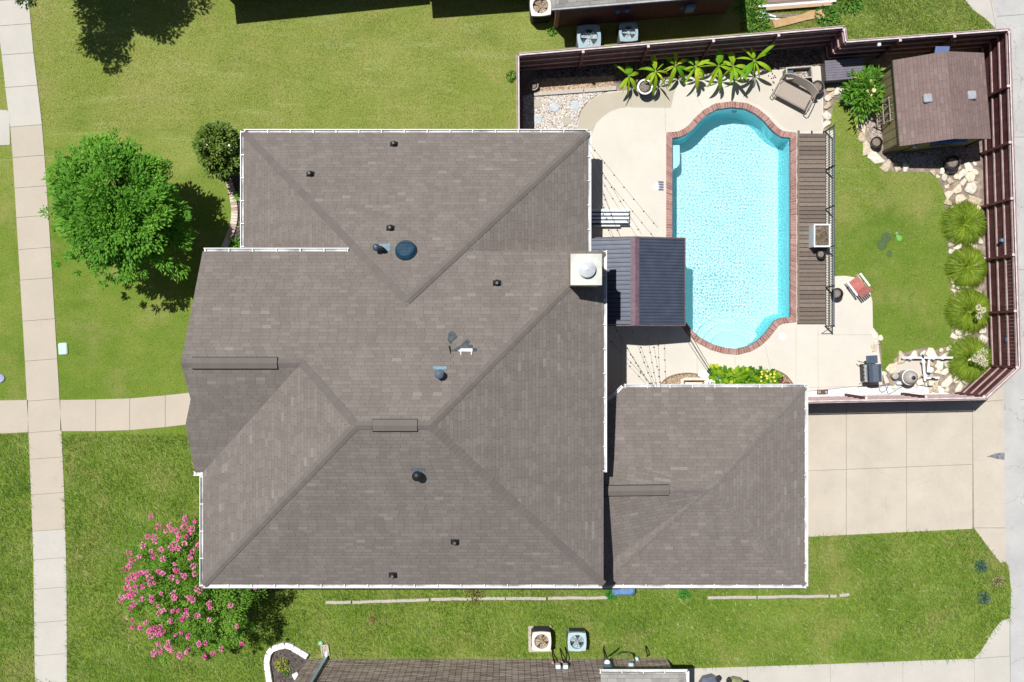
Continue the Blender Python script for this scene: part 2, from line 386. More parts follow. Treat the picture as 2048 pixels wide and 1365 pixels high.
def slabs(name, quads, z, mat, gap=.012, thick=.08):
    mb = MB()
    for q in quads:
        q = [Vector(p) for p in q]; c = sum(q, Vector((0, 0))) / len(q)
        q = [p + (c - p).normalized() * gap for p in q]; mb.prism(q, z - thick, z)
    o = mb.build(name, mat); o['kind'] = 'structure'; return o
def edge_at(line, y):
    for (x0, y0), (x1, y1) in zip(line, line[1:]):
        if y0 <= y <= y1: return x0 + (x1 - x0) * (y - y0) / (y1 - y0)
LE = [(-60, -400), (-12, 0), (2, 90), (8, 150), (20, 243), (25, 300), (37, 500), (48, 680), (56, 830), (63, 1000), (67, 1110), (70, 1365), (74, 1800)]
RE = [(20, -400), (58, 0), (68, 110), (84, 243), (92, 340), (101, 480), (108, 600), (120, 800), (124, 863), (130, 1000), (134, 1150), (135, 1365), (138, 1800)]
def walk(ys, mat):
    q = []
    for a, b in zip(ys, ys[1:]): q.append([g2(edge_at(LE, a), a + 3), g2(edge_at(RE, a), a - 2), g2(edge_at(RE, b), b - 2), g2(edge_at(LE, b), b + 3)])
    slabs('sidewalk', q, .03, mat)
walk([-330, -270, -210, -150, -100, -50, 0, 50, 108, 173, 252], M['walk_pale'])
walk([252, 313, 374, 433, 497, 558, 640, 720, 800, 863, 916, 987, 1060], M['walk'])
walk([1060, 1117, 1176, 1243, 1309, 1370, 1430, 1500, 1570, 1640], M['walk_pale'])
sheet('walk_base', [g2(edge_at(LE, y) + 1, y) for y in range(-300, 1700, 100)] + [g2(edge_at(RE, y) - 1, y) for y in range(1600, -400, -100)], .008, M['joint'])
q = [[(x0, y0), (x1, y1), (x1, y2), (x0, y3)] for x0, x1, y0, y1, y2, y3 in
     [(-360, -170, 803, 803, 873, 873), (-170, -60, 803, 802, 871, 873), (-60, 57, 802, 800, 865, 871), (121, 192, 800, 799, 863, 863), (192, 260, 799, 797, 861, 863), (260, 331, 797, 791, 855, 861), (331, 395, 791, 784, 847, 855), (395, 470, 784, 775, 835, 847)]]
slabs('front_path', [[g2(*p) for p in k] for k in q], .03, M['walk'])
sheet('path_base', [g2(-360, 804), g2(56, 801), g2(121, 801), g2(260, 798), g2(470, 776), g2(470, 834), g2(331, 854), g2(120, 862), g2(56, 864), g2(-360, 871)], .01, M['joint'])
slabs('curb_ramp', [[g2(-60, 216), g2(15, 221), g2(20, 226), g2(21, 291), g2(-60, 294)]], .034, M['walk_pale'])

# alley and driveways
AL = [(1930, -400), (1934, 0), (1950, 22), (1972, 38), (1992, 60), (2004, 400), (2006, 735), (2010, 1120), (2017, 1135), (2022, 1180), (2020, 1240), (2021, 1700)]
sheet('alley', [g2(*p) for p in AL] + [g2(2300, 1700), g2(2300, -400)], .02, M['alley'], thick=.02)
sheet('alley_apron', [g2(*p) for p in [(1926, -400), (1926, -4), (1945, 20), (1968, 36), (1990, 56), (1992, 30), (1981, 0), (1978, -400)]], .026, M['walk_pale'], thick=.02)
for a, b in [((1981, 0), (1993, 62)), ((1995, 33), (2300, 12)), ((2016, 275), (2300, 268)), ((2030, 540), (2300, 530)), ((2040, 800), (2300, 795))]:
    mb = MB(); mb.bar(W(*a, .0245), W(*b, .0245), .02, .004); mb.build('alley_joint', M['joint'])['kind'] = 'structure'
def mid_quads(xs, rows, tl, tr):
    """grid between a list of x and row-lines given as (y at first x, y at last x)"""
    out = []
    for (a0, a1), (b0, b1) in zip(rows, rows[1:]):
        for i in range(len(xs) - 1):
            f = lambda y0, y1, x: y0 + (y1 - y0) * (x - xs[0]) / (xs[-1] - xs[0])
            out.append([g2(xs[i], f(a0, a1, xs[i])), g2(xs[i + 1], f(a0, a1, xs[i + 1])), g2(xs[i + 1], f(b0, b1, xs[i + 1])), g2(xs[i], f(b0, b1, xs[i]))])
    return out
slabs('driveway', mid_quads([1540, 1692, 1812.5, 1944.5], [(804, 792), (945, 929), (1078, 1058)], 0, 0) +
      [[g2(*p) for p in k] for k in [[(1944.5, 792), (1985, 770), (2005, 705), (2007, 800), (1944.5, 806)], [(1944.5, 806), (2007, 800), (2010, 1056), (1947, 1056)], [(1947, 1056), (2010, 1056), (2011, 1124), (2001, 1126), (1992, 1117)]]], .036, M['drive'], gap=.014)
sheet('driveway_base', [g2(*p) for p in [(1542, 806), (1943, 796), (1984, 774), (2004, 712), (2007, 900), (2009, 1118), (1996, 1116), (1948, 1057), (1542, 1076)]], .024, M['joint'])
slabs('neighbour_driveway', [[g2(*p) for p in k] for k in [[(1330, 1338), (1495, 1333), (1495, 1600), (1330, 1600)], [(1495, 1333), (1660, 1327.5), (1660, 1600), (1495, 1600)], [(1660, 1327.5), (1805, 1322), (1805, 1600), (1660, 1600)], [(1805, 1322), (1948, 1317), (1948, 1600), (1805, 1600)],
      [(1948, 1317), (1962, 1301), (1985, 1262), (2003, 1241), (2019, 1237), (2019, 1312)], [(1948, 1317), (2019, 1312), (2020, 1600), (1948, 1600)]]], .036, M['walk_pale'], gap=.012)
sheet('neighbour_driveway_base', [g2(*p) for p in [(1332, 1340), (1948, 1319), (1964, 1303), (2003, 1243), (2017, 1240), (2018, 1598), (1332, 1598)]], .024, M['joint'])
# oily stains are in the alley slab's concrete; the patched wedge at the driveway mouth is a real dark patch
sheet('driveway_patch', [g2(*p) for p in [(1972, 914), (1990, 907), (2008, 905), (2008, 920), (1992, 918), (1983, 915)]], .041, plain('tar_patch', (.22, .23, .25), .8, .3))

# pool deck
OUT_PX = [(1170, 258), (1150, 262), (1155, 245), (1163, 222), (1178, 203), (1197, 190), (1218, 184), (1243, 183), (1262, 181), (1263, 166), (1330, 161), (1375, 156), (1420, 148), (1440, 152), (1470, 141), (1500, 144), (1560, 140), (1600, 136), (1645, 132), (1646, 262), (1668, 262), (1668, 553),
          (1690, 552), (1712, 556), (1728, 566), (1739, 583), (1744, 604), (1745, 655), (1755, 668), (1757, 700), (1763, 745), (1764, 770), (1700, 774), (1612, 783), (1500, 784), (1240, 800), (1150, 800), (1150, 400)]
BED_PX = [(1322, 790), (1322, 768), (1334, 757), (1352, 750), (1378, 747), (1405, 750), (1440, 745), (1480, 741), (1520, 741), (1552, 741), (1570, 750), (1582, 763), (1590, 775), (1592, 790)]
deck = [g2(*p) for p in OUT_PX]; BED = [g2(*p) for p in BED_PX]
sheet('pool_deck', deck, .05, M['patio'], holes=[offset_poly(POOL, .24), BED], thick=.05)
sheet('pool_deck_band', [g2(*p) for p in [(1154, 258), (1160, 228), (1170, 213), (1186, 198), (1205, 188), (1240, 184.5), (1264, 183), (1264, 168), (1330, 163), (1352, 160), (1358, 168), (1352, 176), (1347, 190), (1342, 215), (1262, 214.5), (1240, 217), (1222, 223), (1206, 234), (1192, 248), (1184, 266), (1181, 285), (1180, 320), (1172, 320), (1172, 262)]], .054, M['patio_tan'])
sheet('pool_deck_band', [g2(*p) for p in [(1468, 143.5), (1500, 146), (1560, 142), (1600, 138), (1643, 134), (1644, 262), (1594, 262), (1580, 261), (1567, 256), (1556, 245), (1538, 226), (1516, 210), (1489, 201), (1478, 180), (1470, 160)]], .054, concrete('pool_deck_pale_tan', (.565, .515, .44), .05))
mb = MB()
for a, b in [((1263, 183), (1262, 214)), ((1329, 163), (1331, 263)), ((1262, 215.5), (1342, 215.5)), ((1386, 180), (1405, 216)), ((1470, 711), (1470, 742)), ((1530, 692), (1541, 738)), ((1636, 652), (1636, 780)), ((1636, 670), (1744, 670)), ((1612, 775), (1760, 773)), ((1592, 650), (1592, 772)), ((1345, 160), (1345, 168)), ((1243, 560), (1243, 775)), ((1394, 712), (1394, 748))]:
    mb.bar(W(*a, .0555), W(*b, .0555), .013, .004)
mb.build('pool_deck_joint', plain('joint_grey', (.42, .38, .33), .9))['kind'] = 'structure'
sheet('ground_strip', [g2(*p) for p in [(1612, 784), (1700, 775), (1764, 772), (1880, 772), (1900, 790), (1612, 800)]], .03, concrete('white_chips', (.66, .66, .66), .15, amt=.4))

# ================================================================== SWIMMING POOL
pool = thing('swimming_pool', 'turquoise swimming pool with rounded ends and red brick coping', 'swimming pool', (W(1462, 456).x, W(1462, 456).y, 0))
DEP = 1.55; WL = -.07
m = N('pool_plaster', .6, .3); m.col(m.mix(m.ramp(m.noise(1.2, 5), .3, .7), (.66, .92, .95), (.76, .96, .97))); M['plaster'] = m.m
M['plaster_wall'] = plain('pool_wall_plaster_shade', (.30, .80, .87), .6, .05, 2)  # deeper turquoise than the floor: the walls' underwater shade put into the colour
mb = MB(); P = POOL; n = len(P)
P2 = offset_poly(P, -.18)
v = [(p.x, p.y, .02) for p in P] + [(p.x, p.y, -DEP + .22) for p in P] + [(p.x, p.y, -DEP) for p in P2]
f = [(i + k * n, (i + 1) % n + k * n, (i + 1) % n + (k + 1) * n, i + (k + 1) * n) for k in range(2) for i in range(n)]
f = [tuple(reversed(q)) for q in f]
mb.add(v, f); o = mb.build('basin', M['plaster_wall'], pool, smooth=40); o.cycles.is_caustics_receiver = True
o = sheet('basin_floor', P2, -DEP, M['plaster'], parent=pool); o.cycles.is_caustics_receiver = True
# tiled waterline
mb = MB(); Pi = offset_poly(P, -.012); v = [(p.x, p.y, .03) for p in Pi] + [(p.x, p.y, -.13) for p in Pi]; mb.add(v, [(i, i + n, (i + 1) % n + n, (i + 1) % n) for i in range(n)])
mb.build('waterline_tile', plain('waterline_tile', (.03, .22, .33), .25, .2), pool)
# bench at the shallow corner, entry steps at the south end
o = MB().prism([g2(*p) for p in [(1345, 288), (1361.5, 288), (1362, 318), (1361, 327), (1356, 333), (1345, 337)]], -DEP + .01, -.34).build('bench', M['plaster'], pool); o.cycles.is_caustics_receiver = True
for k, (r, z) in enumerate(((74, -1.15), (58, -.78), (42, -.42))):
    pts = [W(1462 + r * .95 * math.cos(a), 704 - r * math.sin(a)).to_2d() for a in np.linspace(.12, math.pi - .12, 22)]
    pts = [p for p in pts]; o = MB().prism(pts, -DEP + .01, z).build('step', M['plaster'], pool); o.cycles.is_caustics_receiver = True
mb = MB(); mb.lathe(W(1467, 225, -.55) + Vector((0, .04, 0)), [(.10, -.02), (.13, 0), (.10, .02)], 16); mb.build('pool_light', M['white'], pool)
# water: real waves, real refraction
m = N('pool_water', 0, .5); m.b.inputs['Transmission Weight'].default_value = 1; m.b.inputs['IOR'].default_value = 1.333; m.b.inputs['Base Color'].default_value = (.80, .985, 1, 1); m.b.inputs['Roughness'].default_value = 0
xs = np.arange(min(p.x for p in P) - .02, max(p.x for p in P) + .02, .021); ys = np.arange(min(p.y for p in P) - .02, max(p.y for p in P) + .02, .021)
xx, yy = np.meshgrid(xs, ys); zz = np.zeros_like(xx); wr = np.random.default_rng(3)
gain = .58 + .22 * np.exp(-((xx - 8.0) ** 2 / 6 + (yy - 2.6) ** 2 / 5))
for i in range(70):
    k = wr.uniform(26, 74); a = wr.uniform(0, 2 * math.pi); zz += .0085 / k * wr.uniform(.4, 1) * np.sin(k * (xx * math.cos(a) + yy * math.sin(a)) + wr.uniform(0, 6.28))
for cx, cy in ((8.0, 2.4), (9.6, 3.0)):
    d = np.hypot(xx - cx, yy - cy); zz += .0004 * np.sin(d * 24) * np.exp(-d * .9)
zz = zz * gain + WL
ny, nx = xx.shape; idx = np.arange(nx * ny).reshape(ny, nx)
F = np.stack([idx[:-1, :-1], idx[:-1, 1:], idx[1:, 1:], idx[1:, :-1]], -1).reshape(-1, 4)
V = np.stack([xx, yy, zz], -1).reshape(-1, 3); PO = offset_poly(P, .02); keep = inside(V[:, :2], PO)
F = F[keep[F].all(1)]; used = np.unique(F); rm = -np.ones(len(V), int); rm[used] = np.arange(len(used))
o = np_mesh('water', V[used], rm[F], m.m, pool, smooth=True); o.cycles.is_caustics_caster = True
# brick coping, one brick at a time
mb = MB(); outer = offset_poly(P, .25); rr = random.Random(5)
per = []
for i in range(n):
    a, b = P[i], P[(i + 1) % n]; L = (b - a).length; c, d = outer[i], outer[(i + 1) % n]; k = max(1, round(L / .105))
    for j in range(k):
        e = .07; t0, t1 = (j + e) / k, (j + 1 - e) / k
        q = [a.lerp(b, t0), c.lerp(d, t0), c.lerp(d, t1), a.lerp(b, t1)]; mb.cur = rr.random(); h = .085 + rr.uniform(-.002, .002)
        ctr = sum(q, Vector((0, 0))) / 4; mb.prism(q, .0, h - .012); mb.prism([ctr + (p - ctr) * .93 for p in q], h - .014, h)
M['coping'] = tinted('coping_brick', [(.25, .12, .10), (.33, .165, .14), (.40, .23, .20)], .8, 14)
mb.build('coping_brick', M['coping'], pool)
ring = offset_poly(P, .245); mb = MB(); inn = offset_poly(P, .004); v = [(p.x, p.y, .072) for p in inn] + [(p.x, p.y, .072) for p in ring] + [(p.x, p.y, -.12) for p in inn] + [(p.x, p.y, -.02) for p in ring]
f = []
for i in range(n): j = (i + 1) % n; f += [(i, i + n, j + n, j), (i, j, j + 2 * n, i + 2 * n), (i + n, i + 3 * n, j + 3 * n, j + n)]
mb.add(v, [tuple(reversed(q)) for q in f]); mb.build('coping_mortar', plain('coping_mortar', (.50, .42, .38), .9), pool)

# ================================================================== THE HOUSE
p5 = .5
def roofA(x, y): return 2.6 + p5 * min(8.13 - y, x + 10.46, 2.96 - x) if y > .8 and -10.46 <= x <= 2.96 and y <= 8.13 else -1
def roofB(x, y):
    if not (-11.4 <= x <= 3.345 and -8.91 <= y <= 3.28): return -1
    hip = 4.9 + p5 * min(3.28 - y, y + 8.91, 3.345 - x, x + 11.3); gab = 4.9 + p5 * min(3.28 - y, y + 4.8) if x < -6 else -1
    return max(hip, gab)
def roofC(x, y): return 2.6 + .24 * min(-1.8 - y, y + 9.5, 11.41 - x, max(x - 3.5, 0) if y < -5.65 else 9) if 3.3 < x <= 11.41 and -9.5 <= y <= -1.8 else -1
def roof_at(px, py):
    z = 4
    for _ in range(25): q = W(px, py, z); z = .5 * z + .5 * max(roofA(q.x, q.y), roofB(q.x, q.y), roofC(q.x, q.y), 0)
    return W(px, py, z)
house = thing('house', 'large house with brown shingled hip roofs and white gutters beside the pool', 'house', (-3.5, -2.8, 0))

def slab_roof(name, tops, parent, mat, th=.10):
    """tops: list of 3-D polygons (counter-clockwise from above); gives them thickness and metric UVs"""
    mb = MB()
    for T in tops:
        T = [Vector(p) for p in T]; nrm = (T[1] - T[0]).cross(T[2] - T[0])
        if nrm.z < 0: T.reverse()
        k = len(T); v = T + [p - Vector((0, 0, th)) for p in T]
        mb.add(v, [tuple(range(k)), tuple(reversed(range(k, 2 * k)))] + [(i, i + k, (i + 1) % k + k, (i + 1) % k) for i in range(k)])
    return auto_uv(mb.build(name, mat, parent))
A0, A1, A2 = (-10.46, 8.13, 2.6), (2.96, 8.13, 2.6), (-3.75, 1.42, 5.955)
rfA = slab_roof('roof', [[A0, A1, A2], [A0, A2, (-3.75, .9, 5.955), (-10.46, .9, 2.6)], [A1, (2.96, .9, 2.6), (-3.75, .9, 5.955), A2]], house, M['roof'])
e, zg = 4.9, 6.92
RL, RRt = (-5.205, -2.815, 7.95), (-2.75, -2.815, 7.95)
NW, NE, SE, SW = (-11.31, 3.28, e), (3.345, 3.28, e), (3.345, -8.91, e), (-11.3, -8.91, e); GR, GV = (-7.26, -.76, zg), (-11.3, -4.8, e)
def gs(x, y): return (x, y, e + p5 * (y + 4.8))
rfB = slab_roof('roof', [[NW, (-11.41, -.76, zg), GR, RL, RRt, NE], [NE, RRt, SE], [SE, RRt, RL, SW], [SW, RL, GR, GV],
                   [(-11.41, -.76, zg), gs(-11.29, -2.05), gs(-11.62, -2.95), gs(-11.60, -4.8), GV, GR]], house, M['roof'])
CN, CE, CS = (3.4, -1.8, 2.6), (11.41, -1.8, 2.6), (11.41, -9.5, 2.6); PK = (7.56, -5.65, 3.524)
rfC = slab_roof('roof', [[(4.36, -1.8, 2.6), CE, PK, (3.36, -5.65, 3.524), (3.36, -2.82, 2.845), (3.62, -2.54, 2.778)], [CE, CS, PK], [CS, (3.40, -9.5, 2.6), (7.40, -5.65, 3.524), PK],
                   [(3.40, -9.5, 2.6), (3.40, -2.9, 2.6), (7.40, -5.65, 3.518)], [(3.36, -5.65, 3.80), (7.35, -5.65, 3.55), (3.36, -9.0, 2.56)], [(3.36, -5.65, 3.80), (7.35, -5.65, 3.55), (3.36, -4.3, 3.18)]], house, M['roof'])
# walls
def wall_prism(poly, z0, z1, name, mat, parent): return auto_uv(MB().prism(poly, z0, z1).build(name, mat, parent))
wall_prism([(-10.05, .95), (2.55, .95), (2.55, 7.72), (-10.05, 7.72)], 0, 2.52, 'wall', M['brick'], house)
wall_prism([(-10.9, -8.5), (2.95, -8.5), (2.95, 2.85), (-10.9, 2.85)], 0, 4.82, 'wall', M['brick'], house)
wall_prism([(2.96, -9.1), (11.0, -9.1), (11.0, -2.2), (4.5, -2.2), (3.7, -3.0), (2.96, -3.0)], 0, 2.52, 'wall', M['brick'], house)
mb = MB(); g = [(-10.9, 2.9, 4.8), (-10.9, -4.4, 4.8), (-10.9, -.76, 6.78)]; mb.add(g + [(x + .2, y, z) for x, y, z in g], [(0, 1, 2), (5, 4, 3), (0, 2, 5, 3), (1, 4, 5, 2), (0, 3, 4, 1)]); auto_uv(mb.build('gable_wall', M['brick'], house))
# raised north wall above the lower roof
wall_prism([(-2.2, 3.05), (2.9, 3.05), (2.9, 3.2), (-2.2, 3.2)], 2.6, 4.86, 'wall', plain('siding', (.55, .5, .42)), house)

def caps(parent, a, b, drop, w=.14, name='ridge_cap', seed=1, mat=None):
    a, b = Vector(a), Vector(b); L = (b - a).length; k = int(L / .19); rr = random.Random(seed); mb = MB(); d = (b - a).normalized(); s = Vector((-d.y, d.x, 0)).normalized()
    for i in range(k):
        p = a.lerp(b, i / k); q = a.lerp(b, min(1, (i + 1.15) / k)); mb.cur = rr.random()
        lo, hi = .030, .016; dz = Vector((0, 0, 1)); S_ = s * w - dz * w * drop; S2 = -s * w - dz * w * drop
        v = [p + S_ + dz * lo, p + dz * lo, p + S2 + dz * lo, q + S_ + dz * hi, q + dz * hi, q + S2 + dz * hi, p + S_ - dz * .02, p - dz * .02, p + S2 - dz * .02]
        mb.add(v, [(0, 3, 4, 1), (1, 4, 5, 2), (0, 1, 7, 6), (1, 2, 8, 7)][::1], .5)
        for j in range(4): mb.t[-4 + j] = mb.cur
    return mb.build(name, mat or CAPM, parent)
CAPG = plain('garage_ridge_caps', (.176, .155, .142), .9, .10, 9, .2, fine=.3)
m = N('ridge_cap_shingles', .9, .15); c = m.mix(m.tint(), (.146, .127, .116), (.163, .143, .130)); c = m.mix(.3, c, m.mix(m.ramp(m.noise(110, 2), .3, .7), (.1, .1, .1), (.9, .9, .9)), 'OVERLAY'); m.col(c); CAPM = m.m
hd = .354
caps(rfA, A0, A2, hd, seed=1); caps(rfA, A1, A2, hd, seed=2)
for i, (a, b, dr) in enumerate([(NE, RRt, hd), (SE, RRt, hd), (SW, RL, hd), (RL, RRt, .5), (GR, RL, hd), ((-11.4, -.76, zg), GR, .5)]): caps(rfB, a, b, dr, seed=3 + i)
for i, (a, b, dr) in enumerate([(CE, PK, .17), (CS, PK, .17), ((3.40, -9.5, 2.6), (7.40, -5.65, 3.524), .17), ((3.4, -5.65, 3.80), (7.35, -5.65, 3.55), .3)]): caps(rfC, a, b, dr, w=.10, seed=13 + i, mat=CAPG)

# ridge vents
def ridge_vent(x0, x1, y, z, parent, dz=0):
    mb = MB(); k = int((x1 - x0) / .3); w = .19; rr = random.Random(int(x0 * 10))
    for i in range(k):
        a = x0 + (x1 - x0) * i / k; b = x0 + (x1 - x0) * (i + 1.06) / k; lo = z + .085 + .006; hi = z + .085; t = rr.random() * .8 + .2
        v = [(a, y - w, hi - .075), (a, y, lo), (a, y + w, hi - .075), (b, y - w, hi - .08), (b, y, hi), (b, y + w, hi - .08), (a, y - w, hi - .12), (a, y + w, hi - .12), (b, y - w, hi - .125), (b, y + w, hi - .125)]
        mb.add(v, [(0, 3, 4, 1), (1, 4, 5, 2), (0, 6, 8, 3), (5, 9, 7, 2), (6, 0, 1, 2, 7), (3, 8, 9, 5, 4)], t)
    mb.v = [(a_, b_, c_ + dz * (a_ - x0) / (x1 - x0)) for a_, b_, c_ in mb.v]; o = mb.build('ridge_vent', CAPM, parent); mb = MB(); mb.add([(x0 - .02, y - w - .03, z - .10 + .055), (x1 + .02, y - w - .03, z - .10 + .055), (x1 + .02, y, z + .03), (x0 - .02, y, z + .03), (x1 + .02, y + w + .03, z - .045), (x0 - .02, y + w + .03, z - .045)], [(0, 1, 2, 3), (3, 2, 4, 5)]); mb.v = [(a_, b_, c_ + dz * (a_ - x0) / (x1 - x0)) for a_, b_, c_ in mb.v]; mb.build('vent_edge_shade', M['black'], o); return o  # black sheet beneath the vent paints a dark shade line along each edge
ridge_vent(W(384, 729, 6.95).x, W(553, 729, 6.95).x, -.76, zg + .0, rfB)
ridge_vent(W(745, 858, 7.97).x, W(833, 858, 7.97).x, -2.815, 7.95, rfB)
ridge_vent(W(1212, 963, 4.45).x, W(1342, 963, 4.2).x, -5.65, 3.80, rfC, -.15)

# gutters: an open channel with hanger straps
def gutter(a, b, z, out, w=.125, parent=None):
    """a -> b along the eave (2-D), out = unit vector away from the roof"""
    parent = parent or house
    a, b, o_ = Vector(a), Vector(b), Vector(out); d = (b - a).normalized(); mb = MB()
    P3 = lambda p, s, h: (p.x + o_.x * s, p.y + o_.y * s, z + h)
    prof = [(-.03, -.01), (-.03, -.12), (w - .03, -.12), (w, -.055), (w, .0), (w - .022, .0), (w - .022, -.05), (w - .045, -.108), (-.018, -.108), (-.018, -.01)]
    v = [P3(a, s, h) for s, h in prof] + [P3(b, s, h) for s, h in prof]; k = len(prof)
    f = [(i, (i + 1) % k, (i + 1) % k + k, i + k) for i in range(k)] + [tuple(range(k)), tuple(reversed(range(k, 2 * k)))]
    mb.add(v, f)
    for p in (a, b): mb.add([P3(p, -.03, -.01), P3(p, -.03, -.12), P3(p, w, -.12), P3(p, w, 0)], [(0, 1, 2, 3)])
    g = mb.build('gutter', M['white'], parent); mb = MB(); mb.add([P3(a, -.016, -.104), P3(b, -.016, -.104), P3(b, w - .044, -.104), P3(a, w - .044, -.104)], [(0, 1, 2, 3)]); mb.build('gutter_dirt', plain('gutter_dirt', (.66, .66, .66), .9, .35, 1.3), g); L = (b - a).length; kk = max(1, int(L / .85)); 
    for i in range(kk + 1):
        p = a + d * (.05 + (L - .1) * i / kk); MB().bar(P3(p, -.03, .004), P3(p, w, .004), .028, .006).build('hanger_strap', M['white'], g)
    return g
gutter((-10.46, 8.13), (2.96, 8.13), 2.6, (0, 1)); gutter((-10.46, .95), (-10.46, 8.2), 2.6, (-1, 0)); gutter((2.96, 3.35), (2.96, 8.2), 2.6, (1, 0))
gutter((-11.28, 3.28), (W(698, 500, 4.9).x, 3.28), 4.9, (0, 1)); gutter((-11.3, -8.91), (3.3, -8.91), 4.9, (0, -1)); gutter((-11.3, -8.98), (-11.3, -4.92), 4.9, (-1, 0))
gutter((-11.66, -4.80), (-11.3, -4.80), 4.9, (0, -1)); gutter((3.345, W(1207, 945, 4.9).y), (3.345, 3.33), 4.9, (1, 0))
gutter((4.36, -1.8), (11.45, -1.8), 2.6, (0, 1)); gutter((11.41, -9.56), (11.41, -1.74), 2.6, (1, 0)); gutter((3.4, -9.5), (11.47, -9.5), 2.6, (0, -1))
gutter((3.50, -2.66), (4.36, -1.80), 2.6, (-.7071, .7071))
# fascia patches of paint inside the gutters are plain metal; a downspout on the east wall
for x, y, z0 in ((3.06, -1.2, 4.8), (-10.98, -8.0, 4.8), (11.1, -8.9, 2.5), (-10.14, 7.6, 2.5)): MB().box((x, y, z0 / 2 + .05), (.08, .1, z0 - .1)).build('downspout', M['white'], house)

# chimney
ch = MB(); cx0, cx1, cy0, cy1, zt = W(1141, 0, 6.9).x, W(1204, 0, 6.9).x, W(0, 571, 6.9).y, W(0, 508, 6.9).y, 6.9
ch.box(((cx0 + cx1) / 2, (cy0 + cy1) / 2, 5.4), (cx1 - cx0 - .06, cy1 - cy0 - .06, 2.9)); chim = auto_uv(ch.build('chimney', plain('chimney_siding', (.40, .33, .235), .8, .12, 4), house))
mb = MB(); mb.bbox(((cx0 + cx1) / 2, (cy0 + cy1) / 2, zt - .05), (cx1 - cx0, cy1 - cy0, .07), .01); mb.build('chimney_cap', plain('chimney_cap_metal', (.60, .62, .55), .55, .15, 1.6), chim)
cc = W(1174, 538, 7.1); cc.z = zt + .02
MB().lathe(cc, [(.17, 0), (.17, .18)], 24).build('flue_pipe', M['slate'], chim, smooth=40)
MB().lathe(cc, [(.26, .15), (.30, .17), (.30, .19), (.16, .28), (.06, .315), (.055, .34), (.001, .35)], 28).build('flue_cap', plain('galvanised', (.70, .72, .74), .3, .1, 4, metal=.2), chim, smooth=35)
for k in range(3): MB().bbox((cx0 + .35 + .16 * k, cy0 - .012, 5.95), (.07, .03, .10), .008).build('wall_box', M['slate'], chim)

# roof vents and pipes
def on_slope(px, py):
    p = roof_at(px, py); f = lambda x, y: max(roofA(x, y), roofB(x, y), roofC(x, y))
    n_ = Vector((-(f(p.x + .05, p.y) - f(p.x - .05, p.y)) / .1, -(f(p.x, p.y + .05) - f(p.x, p.y - .05)) / .1, 1)).normalized()
    q = Vector((0, 0, 1)).rotation_difference(n_).to_matrix(); return p, n_, q
def plumbing_vent(px, py, rz=0):
    p, n_, q = on_slope(px, py); mb = MB(); mb.box(p + n_ * .012, (.30, .22, .02), M=q @ Matrix.Rotation(rz, 3, 'Z')); b = mb.build('pipe_flashing', M['black'], rfB if p.y < 3.2 else rfA)
    MB().lathe(p, [(.14, -.02), (.10, .10), (.065, .16), (.06, .27), (.035, .27), (.035, .10)], 14).build('vent_pipe', M['blackp'], b, smooth=35)
    MB().lathe(p, [(.034, .26), (.034, .285), (.02, .285), (.02, .2)], 12).build('pipe_tip', plain('lead_tip', (.26, .27, .28), .5), b)
for a in ((788, 289), (621, 349), (781, 457), (994, 567), (910, 1084), (786, 1150)): plumbing_vent(*a)
def flue(px, py, plate, capm, r=.16, h=.38, name='flue'):
    p, n_, q = on_slope(px, py); par = rfB if p.y < 3.2 else rfA; mb = MB(); mb.box(p + q @ Vector((0, .22, .012)), (.46, .10, .018), M=q); mb.box(p + q @ Vector((0, .05, .014)), (.26, .42, .018), M=q); b = mb.build('flue_flashing', plate, par)
    MB().lathe(p, [(.17, -.05), (.10, .14), (.10, h)], 18).build('flue_pipe', plate, b, smooth=35)
    MB().lathe(p, [(r, h - .02), (r, h + .06), (r * .8, h + .10), (r * .25, h + .13), (.001, h + .135)], 20).build('flue_cap', capm, b, smooth=35)
flue(880, 748, plain('blue_grey_flashing', (.20, .32, .40), .45, .15), M['slate']); flue(836, 950, M['slate'], M['black'], .17, .34)
p, n_, q = on_slope(770, 500); b = MB().box(p + q @ Vector((-.02, .10, .012)), (.42, .30, .018), M=q).build('flue_flashing', plain('light_flashing', (.20, .30, .36), .5), rfA)
MB().tube([p + Vector(v) for v in ((-.05, 0, -.05), (-.05, 0, .38), (-.08, .02, .45), (-.2, .04, .46))], .075, 12).build('bent_vent_pipe', M['blackp'], b, smooth=50)
MB().lathe(p + Vector((-.26, .04, .36)), [(.12, 0), (.13, .07), (.09, .13), (.001, .15)], 16).build('vent_hood', M['darkblue'], b, smooth=35)
p, n_, q = on_slope(812, 503); mb = MB()
for r0, z0, r1, z1 in ((.44, .0, .42, .10),): mb.lathe((0, 0, 0), [(.43, 0), (.42, .12), (.38, .17), (.385, .20), (.34, .25), (.2, .275), (.001, .28)], 36)
mb.v = [tuple(p + q @ Vector(v) * .92) for v in mb.v]; b = mb.build('round_roof_fan', M['darkblue'], rfA, smooth=30)
mb = MB()
for k in range(9): y = -.24 + k * .06; L = 2 * math.sqrt(.30 ** 2 - y * y); mb.box(p + q @ Vector((0, y, .262)), (L * .9, .012, .012), M=q)
mb.build('fan_rib', M['slate'], b)
